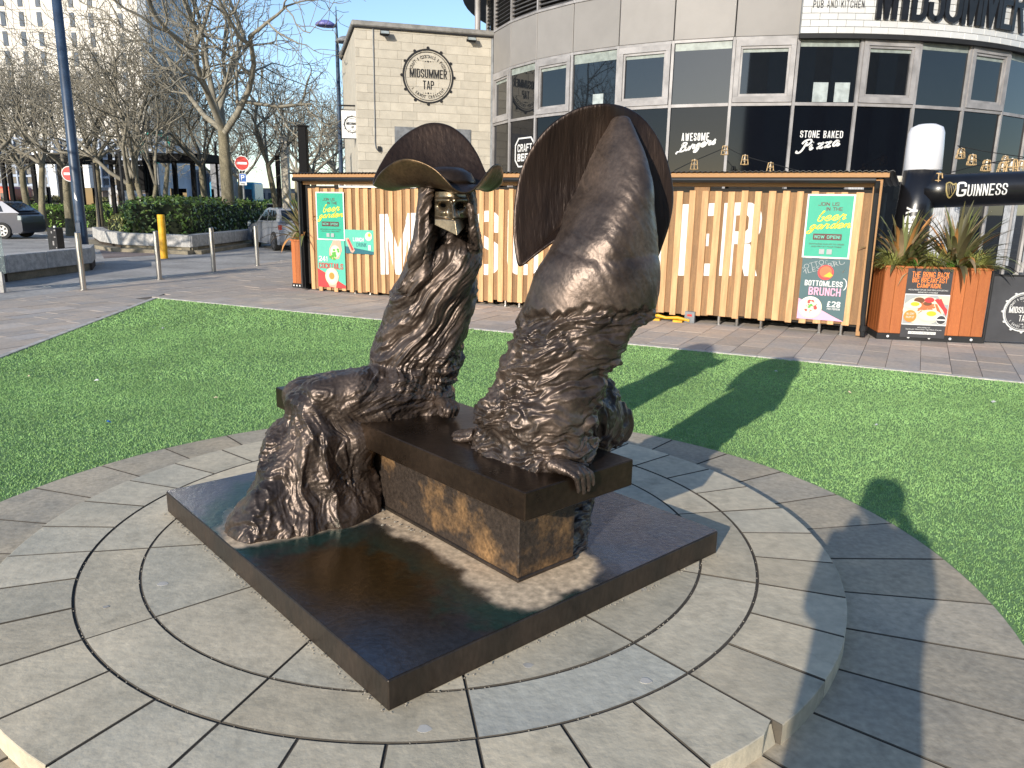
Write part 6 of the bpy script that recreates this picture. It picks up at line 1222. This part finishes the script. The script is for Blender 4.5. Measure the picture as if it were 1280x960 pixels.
def boxhouse(px0, px1, pyt, Y, dp, m_, label, wn, wz):
    a, b_ = W(px0, pyt, Y), W(px1, pyt, Y); t = thing('low_building', label, 'building', (a[0], Y, 0)); m = MB(); m.box(a[0], b_[0], Y, Y+dp, 0, a[2]); m.build('wall', M[m_], t); m = MB(); m.box(a[0]-.1, b_[0]+.1, Y-.1, Y+dp+.1, a[2]+.002, a[2]+.25); m.build('roof', M['concrete'], t)
    for i in range(wn): w = (b_[0]-a[0])/wn; m = MB(); m.box(a[0]+w*(i+.15), a[0]+w*(i+.85), Y-.04, Y+.05, wz[0], wz[1]); m.build('window', M['office_glass'], t)
boxhouse(262, 277, 202, 58, 3, 'concrete', 'grey concrete kiosk between the slim tree and thick plane tree', 1, (.4, 1.1)); boxhouse(188, 262, 214, 88, 8, 'concrete', 'pale glass fronted station hall behind the right shelter', 9, (1.0, 4.4)); boxhouse(282, 460, 236, 150, 10, 'concrete', 'low far building behind the bus and trees', 14, (1., 3.))

# the building across the square behind the viewer, mirrored black in the pub windows
th_ = thing('theatre_building', 'dark brick building across the square behind the viewer outside the picture', 'building', (30, -48, 0)); m = MB(); m.box(-6, 75, -64, -48, 0, 25); m.build('wall', M['brownwall'], th_)
for i in range(20): m = MB(); m.box(-4+i*4, -1.6+i*4, -48.02, -47.8, 3, 22); m.build('window', M['office_glass'], th_)
m = MB(); m.box(-6.5, 75.5, -64.5, -47.5, 25.01, 25.8); m.build('roof', M['soffit'], th_)

# ------------------------------------------------------------------ vehicles
def car(px, Y, yaw, col, label, L_=4.2, Hh=1.47, x=None):
    x = W(px, 270, Y)[0] if x is None else x; t = thing('parked_car', label, 'car', (x, Y, 0), 'parked cars'); cs, sn = math.cos(yaw), math.sin(yaw); f_ = Fr((x, Y, 0), (cs, sn)); h = Hh/1.47
    Mb = mat('car paint '+label[:12], col, .3, .3, var=.04, coat=.6)
    lo_ = [(0, .30), (.06, .22), (L_*.5, .20), (L_-.10, .22), (L_, .32)]; up_ = [(L_, .62*h), (L_-.04, .88*h), (L_-.18, 1.0*h), (L_-.32, 1.0*h), (1.25, .93*h), (.35, .80*h), (.05, .68*h)]
    prof = lo_+up_; n = len(prof); W2 = .86; vs = []; ws = ((-W2*.97, .0), (-W2, .03), (W2, .03), (W2*.97, .0)); m = MB(f_)
    def sec(y, sh): return [(px_+(.02 if px_ < L_/2 else -.02)*sh, y, z) for px_, z in prof]
    v = sec(-W2+.04, 1.5)+sec(-W2, 0)+sec(W2, 0)+sec(W2-.04, 1.5); v = v[:n]+v[n:2*n]+v[2*n:3*n]+v[3*n:]
    m.add(v, [tuple(range(n-1, -1, -1)), tuple(range(3*n, 4*n))]+[(k*n+i, k*n+(i+1) % n, (k+1)*n+(i+1) % n, (k+1)*n+i) for k in range(3) for i in range(n)]); m.build('body', Mb, t)
    gh = [(1.15, .93*h), (1.95, 1.40*h), (2.3, 1.46*h), (3.45, 1.43*h), (L_-.10, .99*h)]; k = len(gh); m = MB(f_); y0, y1 = W2-.05, W2-.20
    def gy(z): return y0+(y1-y0)*(z-.93*h)/(.53*h)
    v = [(a, -gy(z), z) for a, z in gh]+[(a, gy(z), z) for a, z in gh]; m.add(v, [tuple(range(k-1, -1, -1)), tuple(range(k, 2*k))]+[(i, k+i, k+(i+1) % k, (i+1) % k) for i in range(k)]); m.build('cabin', Mb, t)
    for sd in (-1, 1):
        for A in ([(1.45, 1.0), (1.98, 1.36), (2.38, 1.39), (2.40, 1.0)], [(2.47, 1.0), (2.45, 1.39), (3.15, 1.37), (3.40, 1.26), (3.50, 1.04)]):
            m = MB(f_); m.add([(a, sd*(gy(z*h)+.006), z*h) for a, z in A], [tuple(range(len(A)))]); m.build('side_window', M['glass'], t)
        for a, nm, mm in ((.08, 'headlight', 'card'), (L_-.10, 'tail_light', 'card' if 'hatchback' in label else 'red')):
            m = MB(f_); m.cbox(a-.06, a+.09, sd*W2-.10*(sd > 0)+.004*sd*(sd > 0), sd*W2+.10*(sd < 0)+.004*sd*(sd < 0), .72*h, .90*h, .02); m.build(nm, M[mm], t)
        for a in (.82, L_-.78):
            c = f_.p(a, sd*(W2-.08), .315); m = MB(f_)
            ty = [(a+.315*math.cos(q), .315+.315*math.sin(q)) for q in np.linspace(0, 2*math.pi, 25)[:-1]]; m.prism(ty, sd*(W2-.19), sd*(W2+.012)); wh = m.build('wheel', M['tyre'], t)
            m = MB(f_); m.disc(a, .315, .2, sd*(W2+.016), sd*(W2+.014), 20); m.build('rim', M['blackm'], wh)
            m = MB(f_)
            for s_ in range(6): q = s_*math.pi/3; m.add([(a+.05*math.cos(q+.8), sd*(W2+.02), .315+.05*math.sin(q+.8)), (a+.05*math.cos(q-.8), sd*(W2+.02), .315+.05*math.sin(q-.8)), (a+.2*math.cos(q-.2), sd*(W2+.02), .315+.2*math.sin(q-.2)), (a+.2*math.cos(q+.2), sd*(W2+.02), .315+.2*math.sin(q+.2))], [(0, 1, 2, 3)])
            m.ring(a, .315, .185, .215, sd*(W2+.017), sd*(W2+.021), 24); m.build('wheel_cover', M['alloy'], wh)
    v = [(1.17, sy*(gy(.95*h)-.05), .955*h) for sy in (-1, 1)]+[(1.92, sy*(gy(1.38*h)-.05), 1.39*h) for sy in (1, -1)]; m = MB(f_); m.add([(a-.012, b_, c+.006) for a, b_, c in v], [(0, 1, 2, 3)]); m.build('windscreen', M['glass'], t)
    v = [(L_-.17, sy*(gy(1.07*h)-.06), 1.08*h) for sy in (-1, 1)]+[(3.53, sy*(gy(1.38*h)-.06), 1.37*h) for sy in (1, -1)]; m = MB(f_); m.add([(a+.02, b_, c+.012) for a, b_, c in v], [(0, 1, 2, 3)]); m.build('rear_window', M['glass'], t); return t
g_ = G(33, 298.5); car(0, g_[1]+.3, .06, (.045, .05, .07), 'dark grey hatchback cut off by the left edge', x=g_[0]-4.15)
car(186, 39, .15, (.30, .36, .42), 'pale blue car behind the left part of the laurel hedge'); car(212, 41, .1, (.03, .035, .045), 'dark car behind the laurel hedge beside the pale blue one'); car(282, 44, .1, (.03, .03, .035), 'black car behind the laurel hedge and thick plane tree'); car(338, 29.5, -1.0, (.34, .36, .40), 'silver car between the laurel hedge and the shed planter', 4.1, 1.42)
def bus(px0, px1, Y, col, label, Hh=2.9):
    a, b_ = W(px0, 240, Y)[0], W(px1, 240, Y)[0]; t = thing('bus' if Hh > 2.5 else 'van', label, 'bus' if Hh > 2.5 else 'van', (a, Y, 0)); mm = mat('coach paint '+label[:9], col, .35, coat=.4); m = MB(Fr((a, Y, 0))); w = b_-a; m.cbox(0, w, 0, 2.3, .35, Hh, .12); m.build('body', mm, t); n = max(2, int(w/1.3))
    for i in range(n): m = MB(Fr((a, Y, 0))); m.box(.15+i*(w-.3)/n+.05, .15+(i+1)*(w-.3)/n-.05, -.02, .02, Hh*.42, Hh*.82); m.build('window', M['office_glass'], t)
    for x in (w*.2, w*.8): m = MB(Fr((a, Y, 0))); m.disc(x, .45, .45, -.03, .25, 20); m.build('wheel', M['tyre'], t)
bus(262, 318, 62, (.02, .30, .50), 'blue single deck bus behind the thick plane tree', 3.0); bus(134, 156, 47, (.55, .55, .58), 'white and blue van behind the display board', 2.2); bus(-4, 14, 49, (.60, .10, .05), 'red and white van at the left edge behind the car', 2.2); bus(157, 170, 48, (.60, .50, .48), 'pale van under the splayed tree', 1.9)

# ------------------------------------------------------------------ scraps on the ground
SCR = [((121, 475), 'tiny white scrap on the turf left of the seated figure'), ((204, 410), 'white torn wrapper on the turf near the far turf corner'), ((136, 527), 'small blue wrapper on the turf left of the stone dais'), ((270, 497), 'tan leaf scrap on the turf left of the knee'), ((36, 470), 'tan leaf scrap on the turf near the left edge'), ((1242, 502), 'white scrap on the turf near the right edge'), ((1062, 490), 'tan scrap on the turf in front of the shed planter'), ((970, 464), 'white scrap on the turf between the statue shadows and the kerb'), ((1095, 531), 'small pale scrap in the middle of the right hand turf')]
for i, (q, l_) in enumerate(SCR):
    c = G(*q, .016); a = i*1.3; s_ = .022; d1, d2 = np.array([math.cos(a), math.sin(a), .1])*s_, np.array([-math.sin(a), math.cos(a), .3])*s_*.5
    m = MB(); m.add([c-d1-d2, c+d1-d2*.6, c+d1*.7+d2, c-d1*.8+d2*1.2, c+ZA*.012], [(0, 1, 4), (1, 2, 4), (2, 3, 4), (3, 0, 4)], raw=True); tag(m.build('scrap', M['blue'] if 'blue' in l_ else M['curtain'] if 'white' in l_ or 'pale' in l_ else M['p_cream']), l_, 'litter', 'scraps on the turf')
M['gum'] = mat('old chewing gum', (.52, .49, .44), .8)
GUM = [((203, 729), .022, 'white chewing gum spot on the dais slab left of the plinth'), ((530, 910), .022, 'white chewing gum spot on the dais below the plinth corner'), ((660, 831), .018, 'pale chewing gum spot right of the plinth front edge'), ((807, 850), .020, 'pale ring of gum on the bluish dais slab'), ((132, 758), .012, 'small gum spot on the far left inner slab'), ((805, 736), .012, 'white dropping beside the right plinth edge')]
for (q, r_, l_) in GUM: c = G(*q, ZU+.002); m = MB(); m.flat([(c[0]+r_*(1+.2*math.sin(3*a+q[0]))*math.cos(a), c[1]+r_*.85*math.sin(a)) for a in np.linspace(0, 2*math.pi, 15)[:-1]], ZU-.001, ZU+.0002); tag(m.build('gum_spot', M['gum']), l_, 'gum', 'gum spots on the dais')
m = MB(); rn = random.Random(4)
for i in range(60):
    u, v_ = rn.choice([(-.02-abs(rn.gauss(0, .03)), rn.uniform(.5, 1.1)), (-.05+rn.gauss(0, .05), 1.05+rn.gauss(0, .05))]); c = KP.p(u, v_, ZP+.003); s_ = rn.uniform(.003, .009); m.add([c+np.array(q)*s_ for q in ((1, 0, 0), (0, 1, 0), (-1, 0, 0), (0, -1, 0), (0, 0, .8))], [(0, 1, 4), (1, 2, 4), (2, 3, 4), (3, 0, 4)], raw=True)
for i in range(260):
    e_ = rn.random(); c = PF.p(rn.uniform(0, 1.8), -abs(rn.gauss(0, .012))-.004, ZU+.001) if e_ < .5 else PF.p(-abs(rn.gauss(0, .012))-.004, rn.uniform(0, 2.1), ZU+.001); s_ = rn.uniform(.0015, .0055)
    m.add([c+np.array(q)*s_ for q in ((1, 0, 0), (0, 1, 0), (-1, 0, 0), (0, -1, 0), (0, 0, .8))], [(0, 1, 4), (1, 2, 4), (2, 3, 4), (3, 0, 4)], raw=True)
for i in range(170):
    a_ = rn.uniform(3.3, 6.2); r_ = rn.choice([rA, rB])+rn.gauss(0, .004); c = np.array([DC[0]+r_*math.cos(a_), DC[1]+r_*math.sin(a_), ZU-.003]); s_ = rn.uniform(.0012, .004)
    m.add([c+np.array(q)*s_ for q in ((1, 0, 0), (0, 1, 0), (-1, 0, 0), (0, -1, 0), (0, 0, 1.2))], [(0, 1, 4), (1, 2, 4), (2, 3, 4), (3, 0, 4)], raw=True)
tag(m.build('debris', M['crust']), kind='stuff')

# ------------------------------------------------------------------ the photographer, whose shadow falls across the dais
ph_ = thing('person', 'person in a dark coat standing behind the view and holding up a phone', 'person', (-.10, -.26, 0))
J = {'pel': (0, 0, .97), 'wst': (0, 0, 1.12), 'chs': (0, .0, 1.36), 'nck': (0, 0, 1.50), 'hd0': (0, .02, 1.58), 'hd1': (0, .02, 1.70), 'hd2': (0, 0, 1.775),
     'shL': (-.20, 0, 1.44), 'elL': (-.19, .06, 1.17), 'wrL': (-.03, .185, 1.53), 'shR': (.20, 0, 1.44), 'elR': (.25, .06, 1.17), 'wrR': (.21, .185, 1.54),
     'hpL': (-.10, 0, .92), 'knL': (-.12, .02, .50), 'anL': (-.13, -.02, .09), 'toL': (-.15, .16, .04), 'hpR': (.10, 0, .92), 'knR': (.12, .02, .50), 'anR': (.13, -.02, .09), 'toR': (.15, .16, .04)}
RAD = dict(pel=.205, wst=.195, chs=.20, nck=.062, hd0=.08, hd1=.10, hd2=.07, shL=.095, elL=.065, wrL=.04, shR=.095, elR=.065, wrR=.04, hpL=.135, knL=.075, anL=.055, toL=.04, hpR=.135, knR=.075, anR=.055, toR=.04)
ED = [('pel', 'wst'), ('wst', 'chs'), ('chs', 'nck'), ('nck', 'hd0'), ('hd0', 'hd1'), ('hd1', 'hd2'), ('chs', 'shL'), ('shL', 'elL'), ('elL', 'wrL'), ('chs', 'shR'), ('shR', 'elR'), ('elR', 'wrR'), ('pel', 'hpL'), ('hpL', 'knL'), ('knL', 'anL'), ('anL', 'toL'), ('pel', 'hpR'), ('hpR', 'knR'), ('knR', 'anR'), ('anR', 'toR')]
def skinned(name, J, RAD, ED, root, m_, parent, sub=2):
    ks = list(J); me = bpy.data.meshes.new(name); me.from_pydata([J[k] for k in ks], [(ks.index(a), ks.index(b_)) for a, b_ in ED], []); me.materials.append(m_); o = link(name, me, parent)
    o.modifiers.new('skin', 'SKIN'); 
    for k, d in zip(ks, me.skin_vertices[0].data): d.radius = (RAD[k], RAD[k]*(.72 if k in ('pel', 'wst', 'chs') else 1)); d.use_root = k == root
    q = o.modifiers.new('sub', 'SUBSURF'); q.levels = sub; q.render_levels = sub; return o
M['coat'] = mat('dark coat', (.03, .035, .05), .8); M['skin_t'] = mat('skin', (.55, .33, .24), .5, var=.05); M['hair'] = mat('brown hair', (.06, .035, .02), .6)
skinned('body', J, RAD, ED, 'pel', M['coat'], ph_)
for wx, sg in ((-.03, 1), (.21, -1)):
    Jh = {'w': (wx, .185, 1.54), 'p': (wx+sg*.012, .20, 1.585)}; Rh = {'w': .032, 'p': .030}; Eh = [('w', 'p')]
    for i in range(4): Jh[f'a{i}'] = (wx+sg*.02, .20+.0, 1.590+.018*i); Jh[f'b{i}'] = (wx+sg*.045, .222, 1.595+.019*i); Jh[f'c{i}'] = (wx+sg*.075, .226, 1.598+.018*i); Rh[f'a{i}'] = .011; Rh[f'b{i}'] = .009; Rh[f'c{i}'] = .008; Eh += [('p', f'a{i}'), (f'a{i}', f'b{i}'), (f'b{i}', f'c{i}')]
    Jh['t0'] = (wx+sg*.03, .185, 1.60); Jh['t1'] = (wx+sg*.055, .19, 1.635); Rh['t0'] = .012; Rh['t1'] = .009; Eh += [('p', 't0'), ('t0', 't1')]; skinned('hand', Jh, Rh, Eh, 'w', M['skin_t'], ph_)
m = MB(Fr((-.10, -.26, 0))); m.lathe([(.02, -.13), (.065, -.11), (.082, -.04), (.085, .02), (.07, .06), (.03, .075)], (0, .075, 1.665), 20); m.lathe([(.004, -.02), (.014, -.015), (.012, .02), (.004, .035)], (0, .165, 1.655), 8); m.build('face', M['skin_t'], ph_, True)
m = MB(Fr((-.10, -.26, 0))); m.lathe([(.098, -.10), (.118, -.02), (.115, .05), (.08, .10), (.02, .12)], (0, -.005, 1.70), 20); m.build('hair', M['hair'], ph_, True)
pn = MB(Fr((0, -.045, 0))); pn.cbox(-.075, .075, 0, .009, 1.623, 1.700, .004); tag(pn.build('phone', M['black']), 'black phone held up sideways by the person taking the picture', 'phone')
